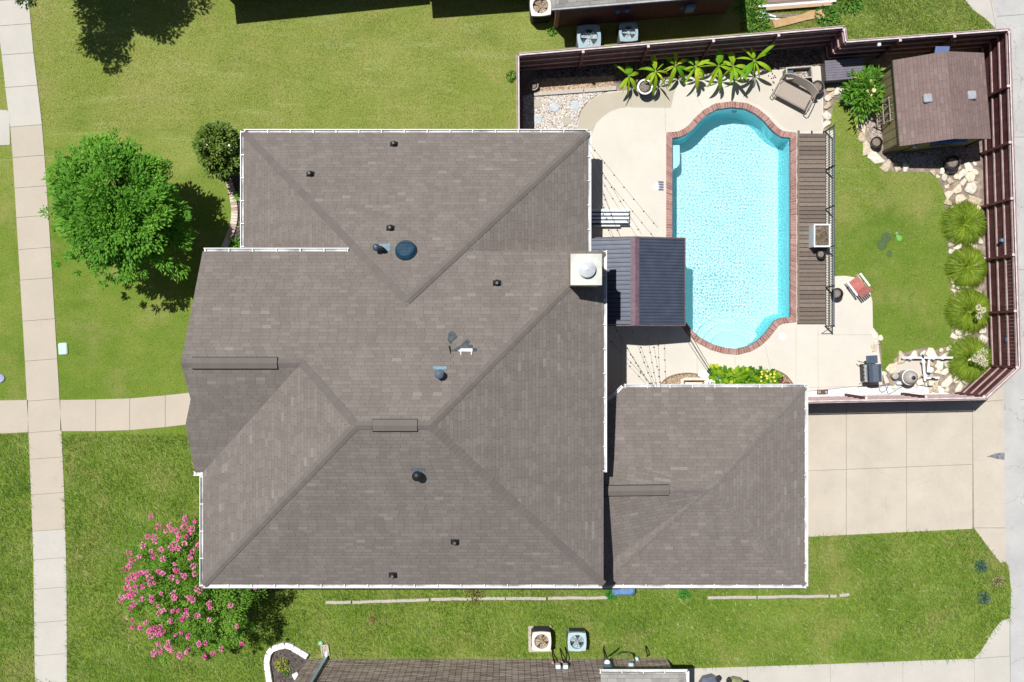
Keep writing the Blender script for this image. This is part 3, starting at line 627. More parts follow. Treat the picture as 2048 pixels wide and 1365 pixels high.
# flat dark patches and white strips standing in for satellite dish remains
def flat_patch(pts, mat, name, lift=.02):
    q = []
    for x, y in pts: r = roof_at(x, y); q.append(r + Vector((0, 0, lift)))
    k = len(q); mb = MB(); mb.add(q + [v - Vector((0, 0, lift + .01)) for v in q], [tuple(range(k)), tuple(reversed(range(k, 2 * k)))] + [(i, (i + 1) % k, (i + 1) % k + k, i + k) for i in range(k)])
    me = mb.build(name, mat, rfB); return me
dish_m = plain('dish_grey', (.085, .105, .11), .8, .25, 8)
flat_patch([(895, 680), (897, 668), (903, 662), (909, 666), (915, 674), (904, 682), (901, 689)], dish_m, 'dish_patch', .05)
flat_patch([(902, 701), (922, 690), (935, 677), (941, 683), (936, 689), (945, 690), (945, 696), (954, 697), (953, 703), (904, 703)], dish_m, 'dish_patch', .03)
flat_patch([(897, 692), (900, 692), (902, 700), (901, 708), (899, 702)], M['black'], 'dish_patch', .06)
flat_patch([(916, 703), (922, 697.5), (945, 697.5), (945, 703.5)], M['white'], 'dish_strip', .07)
for x in (921, 942): flat_patch([(x, 702), (x + 1.5, 702), (x + 1.5, 710), (x, 710)], M['white'], 'dish_strip', .05)

# ================================================================== NEIGHBOURING HOUSES
nh = thing('brick_house', 'dark brick neighbouring house with grey roof beyond the north fence', 'house', (W(1280, 0).x, 17.5, 0))
def frame_px(o, ang):                         # local frame on the ground: origin pixel, x axis turned by ang
    O = W(*o).to_2d(); ux = Vector((math.cos(ang), math.sin(ang))); uy = Vector((-ux.y, ux.x)); return lambda a, b: O + ux * a + uy * b
ang = math.atan2(28, 340); fr = frame_px((1110, 55), ang); Wd = 341 / S
def block(parent, f, x0, x1, y0, y1, hwall, over, wallm, roofm, pitch=.45, oy=None):
    oy = over if oy is None else oy; wl = [f(x0, y0), f(x1, y0), f(x1, y1), f(x0, y1)]; o = wall_prism(wl, 0, hwall - .05, 'wall', wallm, parent)
    X0, X1, Y0, Y1 = x0 - over, x1 + over, y0 - oy, y1 + over; h = min(X1 - X0, Y1 - Y0) / 2; A = lambda x, y, z: (*f(x, y), z); z1 = hwall + h * pitch
    if X1 - X0 > Y1 - Y0: r0, r1 = A(X0 + h, Y0 + h, z1), A(X1 - h, Y0 + h, z1); T = [[A(X0, Y0, hwall), A(X1, Y0, hwall), r1, r0], [A(X1, Y0, hwall), A(X1, Y1, hwall), r1], [A(X1, Y1, hwall), A(X0, Y1, hwall), r0, r1], [A(X0, Y1, hwall), A(X0, Y0, hwall), r0]]
    else: r0, r1 = A(X0 + h, Y0 + h, z1), A(X0 + h, Y1 - h, z1); T = [[A(X0, Y0, hwall), A(X1, Y0, hwall), r0], [A(X1, Y0, hwall), A(X1, Y1, hwall), r1, r0], [A(X1, Y1, hwall), A(X0, Y1, hwall), r1], [A(X0, Y1, hwall), A(X0, Y0, hwall), r0, r1]]
    return slab_roof('roof', T, parent, roofm)
block(nh, fr, 0, Wd, 0, 10, 2.52, .26, M['brick_dark'], M['nroof'], oy=.1)
MB().bar((*fr(-.26, -.12), 2.49), (*fr(Wd + .26, -.12), 2.49), .05, .12).build('fascia', plain('grey_fascia', (.42, .43, .45)), nh)
MB().box((*fr(.03, -.01), 1.2), (.16, .1, 2.35), rz=ang).build('corner_trim', plain('brick_corner', (.42, .22, .17), .8, .2, 14), nh)
fr2 = frame_px((833, 4), math.atan2(13, 176)); block(nh, fr2, .3, 5.6, .3, 9, 2.6, .3, M['brick_dark'], M['nroof'])
for x in (1236, 1255): p = W(x, 20 + (1236 - x) * .1, 1.8); MB().bbox((p.x, p.y - .03, 1.6), (.17, .09, .24), .015, rz=ang).build('outlet_box', plain('blue_box', (.03, .20, .42), .5, .1), nh)
p = W(1365, 13, 1.7); MB().bbox((p.x, p.y, 1.45), (.13, .09, .2), .015, rz=ang).build('outlet_box', plain('blue_box', (.03, .20, .42), .5, .1), nh)
p = W(1381, 15, 1.6); o = MB().bbox((p.x, p.y - .02, 1.2), (.34, .14, .6), .03, rz=ang).build('meter_box', plain('pale_blue_box', (.16, .34, .55), .5, .15), nh)
MB().tube([p + Vector((-.05, -.05, -.4)), p + Vector((-.1, -.06, -1.5))], .02).build('conduit', M['slate'], nh)
b3 = thing('brick_house', 'neighbouring house whose roof shades the lawn at the top left', 'house', (W(640, -60).x, 18, 0))
fr3 = frame_px((439, 14), math.atan2(40, 392)); block(b3, fr3, .35, 7.75, .35, 9, 2.7, .35, M['brick_dark'], M['nroof'])

sh = thing('brick_house', 'tan brick neighbouring house with a long side wall at the bottom edge', 'house', (W(970, 1500).x, W(970, 1500).y, 0))
x0, x1, x2, yb = W(617, 0).x, W(1204, 0).x, W(1333, 0).x, W(0, 1317.5).y
wall_prism([(x0, yb), (x1, yb), (x1, yb - 9), (x0, yb - 9)], 0, 5.2, 'wall', M['brick_tan'], sh)
wall_prism([(x1 + .002, yb + .02), (x2, yb + .03), (x2, yb - 9), (x1 + .002, yb - 9)], 0, 2.55, 'wall', M['brick_tan'], sh)
a, b = W(1201, 1346, 2.65), W(1372, 1346, 2.65)
slab_roof('roof', [[(a.x, a.y, 2.65), (b.x, a.y, 2.65), (b.x - 1.6, a.y - 1.6, 3.3), (a.x, a.y - 1.6, 3.3)], [(b.x, a.y, 2.65), (b.x, a.y - 9, 2.65), (b.x - 1.6, a.y - 7.4, 3.3), (b.x - 1.6, a.y - 1.6, 3.3)], [(a.x, a.y - 1.6, 3.3), (b.x - 1.6, a.y - 1.6, 3.3), (b.x - 1.6, a.y - 7.4, 3.3), (a.x, a.y - 7.4, 3.3)]], sh, M['nroof'])
slab_roof('roof', [[(x0 - .2, yb - .02, 5.15), (x1 + .1, yb - .02, 5.15), (x1 + .1, yb - 4.5, 7), (x0 - .2, yb - 4.5, 7)], [(x0 - .2, yb - 4.5, 7), (x1 + .1, yb - 4.5, 7), (x1 + .1, yb - 9, 5.15), (x0 - .2, yb - 9, 5.15)]], sh, M['nroof'])
gutter((a.x - .05, a.y), (b.x + .06, a.y), 2.65, (0, 1), parent=sh); gutter((b.x, a.y + .06), (b.x, a.y - 3), 2.65, (1, 0), parent=sh)
px = W(654, 0).x; pts = [(px + .0, yb + .32, .10), (px - .0, yb + .12, .16), (px - .02, yb + .07, .3), (px - .02, yb + .07, 5.0)]
mb = MB()
for u, v in zip(pts, pts[1:]): mb.bar(u, v, .10, .075, up=(0, 1, .01))
mb.build('downspout', plain('pale_blue_downspout', (.40, .55, .74), .35, .06), sh)
def at_wall(px_, z): return W(px_, 682.5 + (1317.5 - 682.5) / (1 - z / H), z)
for x_ in (1108, 1126): MB().bbox(at_wall(x_, .55) + Vector((0, .05, -.1)), (.20, .10, .22), .01).build('brick_vent', plain('pink_brick_vent', (.50, .26, .21), .8), sh)
for x_ in (1116, 1131): q_ = at_wall(x_, 1.15); MB().bbox(q_ + Vector((0, .08, -.12)), (.2, .16, .26), .02).build('disconnect_box', plain('box_grey_white', (.62, .74, .78), .4, .06), sh)
q_ = at_wall(1216, 1.5); MB().bbox(q_ + Vector((0, .10, -.3)), (.36, .2, .62), .03).build('meter_box', plain('meter_blue', (.12, .25, .40), .5), sh)
MB().lathe(q_ + Vector((0, .22, -.4)), [(.11, 0), (.12, .1), (.06, .16), (.001, .17)], 16).build('meter_dome', M['white'], sh, smooth=35)
for x_, zz_ in ((1262, 1.0), (1272, .3)): MB().bbox(at_wall(x_, zz_) + Vector((0, .08, -.1)), (.2, .14, .14), .02).build('vent_hood', plain('hood_pale', (.5, .66, .66), .5), sh)
mb = MB()
for pts in ([(1212, 1.2, .12), (1210, .5, .16), (1207, .15, .45), (1208, .04, .55)], [(1238, .2, .5), (1232, .3, .42), (1216, .5, .25)], [(1270, .5, .05), (1266, .3, .3), (1255, .25, .34), (1243, .1, .3), (1236, .05, .2)], [(1293, .1, .12), (1296, .5, .3), (1294, .7, .45), (1291, .3, .6)],
            [(1109, .9, .1), (1106, .4, .2), (1104, .15, .4), (1110, .1, .5)], [(1128, .9, .1), (1124, .5, .2), (1120, .1, .45)], [(1131, .9, .1), (1134, .4, .25), (1130, .1, .5)]):
    mb.tube([at_wall(x_, z_) + Vector((0, d_, 0)) for x_, z_, d_ in pts], .028, 6)
mb.build('pipes', M['black'], sh)

# ================================================================== FENCES
def fence(label, a, b, inward, h=2.4, post0=0, post1=1, steps=(0,)):
    a, b = Vector(a), Vector(b); d = (b - a).normalized(); L = (b - a).length; o_ = Vector(inward).normalized(); rz = math.atan2(d.y, d.x)
    f = thing('wooden_fence', label, 'fence', (*((a + b) / 2), 0), 0, 'stained wooden privacy fence round the pool yard'); rr = random.Random(int(L * 100)); mb = MB(); k = int(L / .145)
    for i in range(k):
        p = a + d * (L * (i + .5) / k); hh = h + rr.uniform(-.008, .008); mb.cur = rr.random(); mb.box((p.x, p.y, hh / 2 + .02), (L / k - .004, .018, hh), rz=rz + rr.uniform(-.004, .004))
    mb.build('picket_panel', M['fence'], f)
    for z in (.35, 1.0, 1.65, 2.25):
        q = o_ * .035; MB().bar((*(a + q), z), (*(b + q), z), .045, .09).build('rail', M['rail'], f)
    n_ = max(1, round(L / 2.35))
    for i in range(n_ + 1):
        if (i == 0 and not post0) or (i == n_ and not post1): continue
        p = a + d * (L * i / n_) + o_ * .10; o = MB().box((p.x, p.y, h / 2), (.09, .09, h), rz=rz).build('post', plain('fence_post_brown', (.16, .055, .055), .7, .2, 8), f)
        MB().bbox((p.x, p.y, h), (.11, .11, .03), .02, rz=rz).build('post_cap', M['fcap'], o)
    q = o_ * .02; mb = MB(); mb.bar((*(a + q), h + .035), (*(b + q), h + .035), .05, .022); mb.build('cap_rail', M['fcap'], f)
    q = o_ * -.045; mb = MB(); mb.bar((*(a + q), h + .02), (*(b + q), h + .02), .035, .06); mb.build('trim_board', M['rail'], f)
    return f
fence('west run of the fence, a short wooden length meeting the house by the gravel', FENCE['A'] + Vector((0, -.4)), FENCE['B'], (1, 0))
fence('long north fence of stained boards behind the banana plants', FENCE['B'], FENCE['C'], (0, -1))
fence('short jog in the stained fence beside the grey storage box', FENCE['C'], FENCE['D'], (-1, 0), post0=0, post1=0)
fence('north fence behind the shed, its far corner meeting the alley', FENCE['D'], FENCE['E'], (0, -1))
fence('long east fence of stained boards along the alley behind the grass clumps', FENCE['E'], FENCE['F'], (-1, 0))
fence('angled corner fence beside the last clump of grass', FENCE['F'], FENCE['G'], (-.7, .6), post0=0)
fence('south fence between the pool equipment and the driveway', FENCE['G'], FENCE['Hh'], (0, 1), post0=0)
for i, (x, y, z) in enumerate([(2003, 481, 1.6), (2015, 680, 1.6)]):
    p = W(x, y, z); MB_ = MB().bbox((p.x, p.y, z - .06), (.10, .13, .14), .02); o = MB_.build('fence_light', plain('solar_blue', (.10, .30, .55), .3), None, loc=p)
    tag(o, ['small blue light fixed to the east fence beside the first grass clumps', 'small blue light fixed to the east fence beside the third grass clump'][i], 'light', 'small lights on the east fence')
p = W(1759, 84, 2.3); tag(MB().bbox((p.x, p.y - .1, 2.2), (.12, .12, .12), .02).build('fence_light', M['white'], None, loc=p), 'small white light on the north fence above the storage box', 'light', 'small lights on the north fence')

# black metal picket fence east of the pool
ym0, ym1, xm = W(0, 252, 1.15).y, W(0, 652, 1.15).y, 13.03
mf = thing('metal_fence', 'black metal picket fence between the wooden deck and the back lawn', 'fence', (xm, (ym0 + ym1) / 2, 0))
mb = MB(); k = int((ym0 - ym1) / .105)
for i in range(k + 1): y = ym1 + (ym0 - ym1) * i / k; mb.box((xm, y, .62), (.012, .012, 1.12))
mb.build('pickets', M['black'], mf)
for z in (.14, .60): MB().box((xm, (ym0 + ym1) / 2, z), (.022, ym0 - ym1, .022)).build('rail', M['black'], mf)
MB().box((xm, (ym0 + ym1) / 2, 1.15), (.045, ym0 - ym1 + .1, .035)).build('top_rail', plain('bluish_black_rail', (.05, .08, .12), .4), mf)
for i in range(6): y = ym1 + (ym0 - ym1) * i / 5; MB().box((xm, y, .6), (.05, .05, 1.2)).build('post', M['black'], mf)
MB().tube([(xm - .02, ym1 - .02, 1.12), (xm - .15, ym1 - .3, .1)], .015).build('brace', M['black'], mf)

# wooden deck strip along the pool
wd = thing('wooden_deck', 'strip of weathered wooden boards between the pool and the black metal fence', 'deck', (W(1621, 455).x, W(1621, 455).y, .05))
dx0, dx1 = W(1592.6, 0).x, W(1650, 0).x; rr = random.Random(4); y = W(0, 648).y; yT = W(0, 263).y; mb = MB()
while y < yT - .1:
    w = rr.uniform(.135, .165); mb.cur = rr.random() ** .7; mb.box(((dx0 + dx1) / 2 + rr.uniform(-.01, .01), y + w / 2, .135), (dx1 - dx0, w, .03), rz=rr.uniform(-.003, .003)); y += w + .026
mb.build('boards', M['deck'], wd)
mb = MB()
for x in (dx0 + .08, dx0 + .62, dx1 - .08): mb.box((x, (W(0, 648).y + yT) / 2, .085), (.05, yT - W(0, 648).y, .07))
mb.build('joists', plain('dark_joist', (.05, .04, .035), .9), wd)
mb = MB(); mb.box((dx0 + .04, (W(0, 648).y + yT) / 2, .154), (.07, yT - W(0, 648).y, .012)); mb.build('edge_board', M['deck'], wd)

# ================================================================== PATIO COVER, CHAIRS AND DECK FURNITURE
pc = thing('patio_cover', 'dark ribbed metal gable roof over the patio between the house and the pool', 'patio cover', (4.9, 2.3, 0))
X0, XR, X1, Y0, Y1, zr, ze = 3.06, 4.747, 6.756, .636, 4.0, 2.95, 2.42
def pc_z(x): return zr - (zr - ze) * (abs(x - XR) / (X1 - XR))
m = N('ribbed_metal_roof', .45, .4); m.col(m.mix(m.ramp(m.noise(2.5, 6), .3, .7), (.045, .060, .095), (.07, .085, .125))); m.b.inputs['Metallic'].default_value = .1; M['metroof'] = m.m
for nm, xa, xb, yy0 in (('roof_panel', X0, XR, Y0 + .02), ('roof_panel', XR, X1, Y0)):
    mb = MB(); za, zb = pc_z(xa), pc_z(xb); yy = [yy0, Y1]
    mb.add([(xa, yy0, za), (xb, yy0, zb), (xb, Y1, zb), (xa, Y1, za), (xa, yy0, za - .03), (xb, yy0, zb - .03), (xb, Y1, zb - .03), (xa, Y1, za - .03)], [(0, 1, 2, 3), (7, 6, 5, 4), (0, 4, 5, 1), (1, 5, 6, 2), (2, 6, 7, 3), (3, 7, 4, 0)])
    kk = 19 if xa == X0 else 27
    for i in range(kk + 1): y = yy0 + .02 + (Y1 - yy0 - .04) * i / kk; mb.bar((xa, y, za + .008), (xb, y, zb + .008), .022 if xa == X0 else .03, .02 if xa == X0 else .012)
    mb.build(nm, M['metroof'], pc); mb = MB()
    for i in range(kk): y = yy0 + .02 + (Y1 - yy0 - .04) * (i + .62) / kk; mb.bar((xa, y, za + .002), (xb, y, zb + .002), .028 if xa == X0 else .02, .006)
    mb.build('seam', plain('seam_shade', (.02, .02, .028), .6), pc)  # seam gaps as dark strips, also standing in for the ribs' faint shadows
mb = MB(); v = [(XR - .17, Y0 - .03, zr - .02), (XR, Y0 - .03, zr + .045), (XR + .17, Y0 - .03, zr - .02), (XR - .17, Y1 + .03, zr - .02), (XR, Y1 + .03, zr + .045), (XR + .17, Y1 + .03, zr - .02)]
mb.add(v, [(0, 1, 4, 3), (1, 2, 5, 4), (0, 3, 5, 2)]); mb.build('ridge_cap', plain('purple_brown_ridge', (.16, .105, .13), .5, .15), pc)
for y in (Y0 - .03, Y1 + .02):
    mb = MB(); mb.bar((X0 + .2, y, pc_z(X0 + .2) - .06), (XR, y, zr - .06), .045, .14); mb.bar((XR, y, zr - .06), (X1, y, ze - .06), .045, .14); mb.build('fascia', plain('brown_fascia', (.16, .105, .10), .7, .2), pc)
MB().box((X1 + .02, (Y0 + Y1) / 2, ze - .05), (.04, Y1 - Y0 + .06, .12)).build('fascia', plain('brown_fascia', (.16, .105, .10)), pc)
for x, y in ((X1 - .12, Y0 + .1), (X1 - .12, Y1 - .1), (3.6, Y0 + .1), (3.6, Y1 - .1)): MB().box((x, y, ze / 2), (.12, .12, ze - .03)).build('post', plain('brown_post', (.2, .12, .10)), pc)
# string lights
def string_light(a, b, za, zb, n_, label, sag=.12):
    A, B = W(*a, za), W(*b, zb); f = thing('string_light', label, 'string lights', A.lerp(B, .5), 0, 'strings of lights fanning out from the patio cover'); pts = []
    for i in range(13): t = i / 12; p = A.lerp(B, t); p.z -= sag * 4 * t * (1 - t); pts.append(p)
    MB().tube(pts, .006, 4).build('wire', M['black'], f)
    for i in range(n_):
        t = (i + .6) / n_; p = A.lerp(B, t); p.z -= sag * 4 * t * (1 - t); MB().lathe(p + Vector((0, 0, -.11)), [(.001, 0), (.028, .025), (.03, .06), (.014, .11)], 8).build('bulb', M['black'], f)
SL = [((1178, 286), (1316, 456), 7, 'string of dark bulbs nearest the pool, north of the patio cover'), ((1178, 300), (1284, 470), 6, 'second string of bulbs in from the pool, north of the patio cover'),
      ((1180, 318), (1240, 473), 5, 'third string of bulbs from the pool, crossing the striped lounger'), ((1180, 345), (1222, 473), 4, 'string of bulbs nearest the house, north of the patio cover')]
for a, b, n_, lb in SL: string_light(a, b, 2.62, 2.5, n_, lb)
SL = [((1212, 672), (1310, 776), 5, 'string of bulbs reaching nearest the house, south of the patio cover'), ((1228, 652), (1304, 775), 7, 'second string of bulbs from the house, south of the patio cover'), ((1262, 652), (1308, 775), 6, 'third string of bulbs from the house, south of the patio cover'),
      ((1292, 652), (1314, 775), 6, 'fourth string of bulbs from the house, south of the patio cover'), ((1316, 652), (1321, 775), 5, 'string of bulbs nearest the pool, south of the patio cover')]
for a, b, n_, lb in SL: string_light(a, b, 2.45, 2.66, n_, lb)
for k, (a, b) in enumerate([((1366, 653), (1420, 742)), ((1371, 650), (1430, 752))]):
    o = MB().tube([W(*a, 2.4), W(*a, 2.4).lerp(W(*b, 1.2), .5) - Vector((0, 0, .1)), W(*b, 1.2)], .012, 6).build('cable', M['black'], None, loc=W(*a, 2.4)); tag(o, ['dark cable running from the patio cover corner to the planting bed, left one', 'dark cable running from the patio cover corner to the planting bed, right one'][k], 'cable', 'two cables by the pool')

# striped lounger
L0 = thing('sun_lounger', 'navy and white striped lounger beside the house wall', 'sun lounger', (W(1219, 436).x, W(1219, 436).y, .05))
c = W(1219, 434, .38); mb = MB(); mb2 = MB(); wx, wy = 78 / S * .99, 30 / S * .99
for i in range(8): y = c.y - wy / 2 + wy * ((i // 2) + (.16 if i % 2 == 0 else .66)) / 4; (mb if i % 2 else mb2).bbox((c.x, y, .30), (wx, wy / 4 * (.68 if i % 2 else .30), .10), .015)
mb.build('cushion_stripe', plain('white_canvas', (.74, .78, .80), .8, .05), L0); mb2.build('cushion_stripe', plain('navy_canvas', (.025, .035, .075), .8, .05), L0)
mb = MB(); mb.box((c.x, c.y, .27), (wx + .05, wy + .05, .05)); mb.build('frame', M['white'], L0)
for a, b in ((-1, -1), (1, -1), (1, 1), (-1, 1)): MB().box((c.x + a * .68, c.y + b * .26, .15), (.05, .05, .22)).build('leg', M['white'], L0)
MB().bbox((c.x - .1, c.y - wy / 2 - .05, .28), (1.1, .07, .05), .02).build('armrest', M['white'], L0)

# wide sling daybed
D0 = thing('daybed', 'wide taupe sling daybed with curved back and looped metal arms', 'daybed'); ta = plain('taupe_sling', (.38, .325, .27), .8, .06, 20, .3); fr_m = plain('taupe_frame', (.30, .25, .21), .5, .1)
MB().bbox((0, 0, .36), (1.38, .64, .05), .03).build('seat', ta, D0)
mb = MB(); pts = []
for i in range(17):
    t = i / 16 * 2 - 1; x = .80 * t; y = .36 + .22 * (1 - abs(t) ** 3); pts.append((x, y))
for (x, y), (x2, y2) in zip(pts, pts[1:]):
    o1, o2 = .03, .03; mb.add([(x, y - .10, .36), (x2, y2 - .10, .36), (x2, y2 + .05, .78), (x, y + .05, .78), (x, y - .06, .36), (x2, y2 - .06, .36), (x2, y2 + .09, .77), (x, y + .09, .77)], [(0, 1, 2, 3), (7, 6, 5, 4), (3, 2, 6, 7)])
mb.build('backrest', ta, D0)
for s in (-1, 1): MB().tube([(s * .74, .42, .7), (s * .80, .1, .62), (s * .82, -.34, .58), (s * .80, -.42, .45), (s * .78, -.42, .06)], .02, 8).build('arm_frame', fr_m, D0); MB().tube([(s * .74, .34, .1), (s * .74, .34, .4), (s * .74, -.30, .38), (s * .70, -.34, .06)], .02, 8).build('leg_frame', fr_m, D0)
MB().tube([(-.72, -.33, .37), (.72, -.33, .37)], .022, 8).build('front_bar', fr_m, D0)
place(D0, (W(1581, 196).x, W(1581, 196).y, .05), R(-28))

def pot(name, label, px_, py_, r, h, mat, group=None, soil=True, base=.05, z_of=None, rim=None):
    c = W(px_, py_, (h + base)); f = thing(name, label, 'pot', (c.x, c.y, base), 0, group)
    MB().lathe((c.x, c.y, base), [(r * .68, 0), (r * .78, h * .3), (r * .95, h * .85), (r * 1.0, h * .88), (r * 1.02, h), (r * .86, h), (r * .84, h - .06)], 28).build('pot_body', mat, f, smooth=35)
    MB().lathe((c.x, c.y, base), [(.001, h - .045), (r * .4, h - .04), (r * .87, h - .055)], 24).build('soil', M['dirt'], f, smooth=True); 
    if rim: MB().lathe((c.x, c.y, base + h), [(r * 1.04, -.03), (r * 1.05, .012), (r * .84, .014)], 28, cap=False).build('rim', rim, f, smooth=35)
    return f
pot('plant_pot', 'large white rimmed round pot of soil between the banana plants', 1290, 174, .30, .62, M['blackp'], rim=M['white'])
pot('plant_pot', 'grey round pot beside the daybed and the storage box', 1636, 174, .27, .5, plain('charcoal_pot', (.07, .075, .085), .5))
pot('plant_pot', 'small grey pot on the gravel in the fence corner', 1067, 171, .20, .35, plain('pale_grey_pot', (.42, .40, .36), .7), base=.02)
pot('plant_pot', 'round black pot on the deck by the metal fence, below the white planter', 1643, 509, .18, .34, M['blackp'], base=.15)
pot('plant_pot', 'round dark pot on the curved patio between the metal fence and red chair', 1675, 588, .24, .42, M['blackp'])
pot('plant_pot', 'black nursery tub beside the west wall of the shed', 1754, 285, .24, .42, M['black'], base=.02)
pot('plant_pot', 'large black barrel planter on the stones below the shed', 1907, 325, .30, .55, M['blackp'], base=.02)
pot('plant_pot', 'small terracotta pot on gravel at the end of the leafy bed', 1560, 757, .15, .22, M['terracotta'], base=.06)
pot('plant_pot', 'terracotta pot half hidden under the garage gutter', 1573, 771, .16, .22, M['terracotta'], base=.06)
tag(MB().lathe(W(1616, 166, .06), [(.001, 0), (.19, 0), (.19, .05), (.16, .06), (.001, .06)], 24).build('table_lid', M['slate'], None, loc=W(1616, 166, .05)), 'round blue grey disc lying on the patio beside the trough planter', 'disc')
# trough planter
T0 = thing('trough_planter', 'long grey rectangular trough with pebbles beside the bark bed', 'planter'); gm = plain('weathered_grey_wood', (.25, .225, .20), .8, .2)
for a, b, c_, d_ in ((-.5, 0, .05, .44), (.5, 0, .05, .44)): MB().box((a, b, .27), (c_, d_, .54)).build('end_panel', gm, T0)
for s in (-1, 1): MB().box((0, s * .2, .27), (.96, .04, .54)).build('side_panel', gm, T0)
mb = MB(); mb.box((0, .22, .55), (1.08, .05, .03)); mb.box((0, -.22, .55), (1.08, .05, .03)); mb.box((.52, 0, .552), (.05, .4, .03)); mb.box((-.52, 0, .552), (.05, .4, .03)); mb.build('rim', plain('pale_rim', (.5, .47, .43), .7), T0)
MB().box((0, 0, .22), (.94, .36, .04)).build('soil', M['dirt'], T0); MB().bbox((-.33, 0, .24), (.26, .3, .2), .02).build('divider_block', M['slate'], T0)
mb = MB(); rr = random.Random(2)
for i in range(60): mb.sphere((rr.uniform(-.1, .42), rr.uniform(-.14, .14), .25), rr.uniform(.015, .035), 6, 4, .6, t=rr.random())
mb.build('pebbles', M['pebble'], T0); place(T0, (W(1597, 147, .5).x, W(1597, 147, .5).y, .05), R(4))
# storage box
B0 = thing('storage_box', 'grey slatted deck storage box against the fence jog', 'storage box'); MB().bbox((0, 0, 0), (1.50, .78, .62), .02).build('body', plain('dark_plastic_body', (.09, .08, .09), .6), B0)
mb = MB()
for i in range(8): mb.cur = .5; mb.bbox((0, -.36 + i * .103, .62), (1.56, .098, .06), .008)
mb.build('lid', plain('grey_plastic_lid', (.17, .155, .19), .55, .08, 5), B0); MB().box((0, -.40, .55), (.2, .02, .1)).build('latch', M['black'], B0); place(B0, (W(1688, 140, .65).x, W(1688, 140, .65).y, .03), R(4))

# white planter by the deck
P0 = thing('planter_box', 'white rectangular planter with dry plants beside the metal fence', 'planter'); wm = plain('white_planter', (.58, .64, .70), .6, .06)
for s in (-1, 1): MB().box((s * .35, 0, .42), (.04, 1.0, .8)).build('side_panel', wm, P0); MB().box((0, s * .48, .42), (.66, .04, .8)).build('end_panel', wm, P0)
mb = MB(); mb.box((-.36, 0, .83), (.07, 1.08, .025)); mb.box((.36, 0, .83), (.07, 1.08, .025)); mb.box((0, .5, .831), (.65, .07, .025)); mb.box((0, -.5, .831), (.65, .07, .025)); mb.build('rim', plain('planter_rim', (.70, .72, .74), .6, .08), P0)
MB().box((0, 0, .72), (.66, .92, .04)).build('soil', M['dirt'], P0)
n_ = 420; pp = np.stack([rng.uniform(-.3, .32, n_), rng.uniform(-.44, .44, n_), np.full(n_, .74)], 1); D = unit(n_); D[:, 2] = abs(D[:, 2]) * .7 + .1
V, F = cards(pp, D, unit(n_), rng.uniform(.1, .28, n_), .018); tt = rng.random(n_); np_mesh('dry_plants', V, F, blade_mat('dry_stems', (.20, .15, .09), (.42, .34, .24), (.30, .32, .06)), P0, tt)
place(P0, (W(1645, 472, .8).x - .05, W(1645, 472, .8).y, .15)); P0.scale = (.86, .88, .9)

# red and white chair
C0 = thing('patio_chair', 'red seated chair with white frame on the curved patio', 'chair'); rd = plain('faded_red', (.48, .17, .145), .7, .12)
mb = MB()
for i in range(6): mb.bbox((0, -.24 + i * .085, .36 - i * .008), (.5, .08, .025), .008)
mb.build('seat', rd, C0)
mb = MB()
for i in range(6): mb.bar((-.2 + i * .08, .22, .34), (-.22 + i * .088, .48, .86 - abs(i - 2.5) * .02), .07, .02, up=(0, 1, 0))
mb.build('backrest', rd, C0)
for s in (-1, 1):
    MB().bbox((s * .32, .0, .55), (.08, .66, .028), .01).build('armrest', M['white'], C0); MB().box((s * .3, -.27, .28), (.05, .06, .55)).build('leg', M['white'], C0); MB().bar((s * .28, -.26, .33), (s * .28, .42, .03), .05, .08).build('leg', M['white'], C0)
place(C0, (W(1707, 571).x, W(1707, 571).y, .05), R(-143))

# barbecue
G0 = thing('barbecue_grill', 'black and blue grey gas grill with side shelf at the patio edge', 'grill'); gg = plain('grill_enamel', (.075, .10, .14), .35, .1, 6, spec=.5)
MB().bbox((.02, -.16, 0), (.5, .72, .85), .03).build('cabinet', M['black'], G0)
mb = MB(); pr = [(-.20, .86), (-.20, .98), (-.10, 1.10), (.12, 1.13), (.27, 1.05), (.29, .86)]
v = [(x, -.52, z) for x, z in pr] + [(x, .2, z) for x, z in pr]; k = len(pr); mb.add(v, [tuple(range(k)), tuple(reversed(range(k, 2 * k)))] + [(i, i + k, (i + 1) % k + k, (i + 1) % k) for i in range(k)]); mb.build('lid', gg, G0)
MB().tube([(-.29, -.42, .98), (-.29, .1, .98)], .016, 8).build('lid_handle', plain('chrome', (.7, .7, .7), .2, .05, metal=.8), G0); MB().bbox((-.02, .40, .84), (.46, .32, .04), .02).build('side_shelf', gg, G0)
MB().bbox((-.29, -.16, .78), (.12, .7, .1), .02).build('control_panel', plain('grill_steel', (.45, .46, .48), .35, .08, metal=.3), G0)
for i in range(4): MB().lathe((-.36, -.4 + i * .16, .84), [(.03, -.02), (.03, .02), (.001, .021)], 10).build('knob', M['black'], G0)
for y in (-.6, .36): MB().tube([(-.30, y * .8, .8), (-.46, y * .9, .7), (-.48, y, .55)], .02, 6).build('tool_hook', plain('hook_olive', (.2, .2, .12)), G0)
for a, b in ((-.2, -.48), (.2, -.48), (-.2, .15), (.2, .15)): MB().lathe((a, b, .0), [(.04, 0), (.04, .06), (.001, .06)], 10).build('wheel', M['black'], G0)
place(G0, (W(1738, 740, 0).x - .18, W(1742, 740, 0).y + .05, .05), R(3))

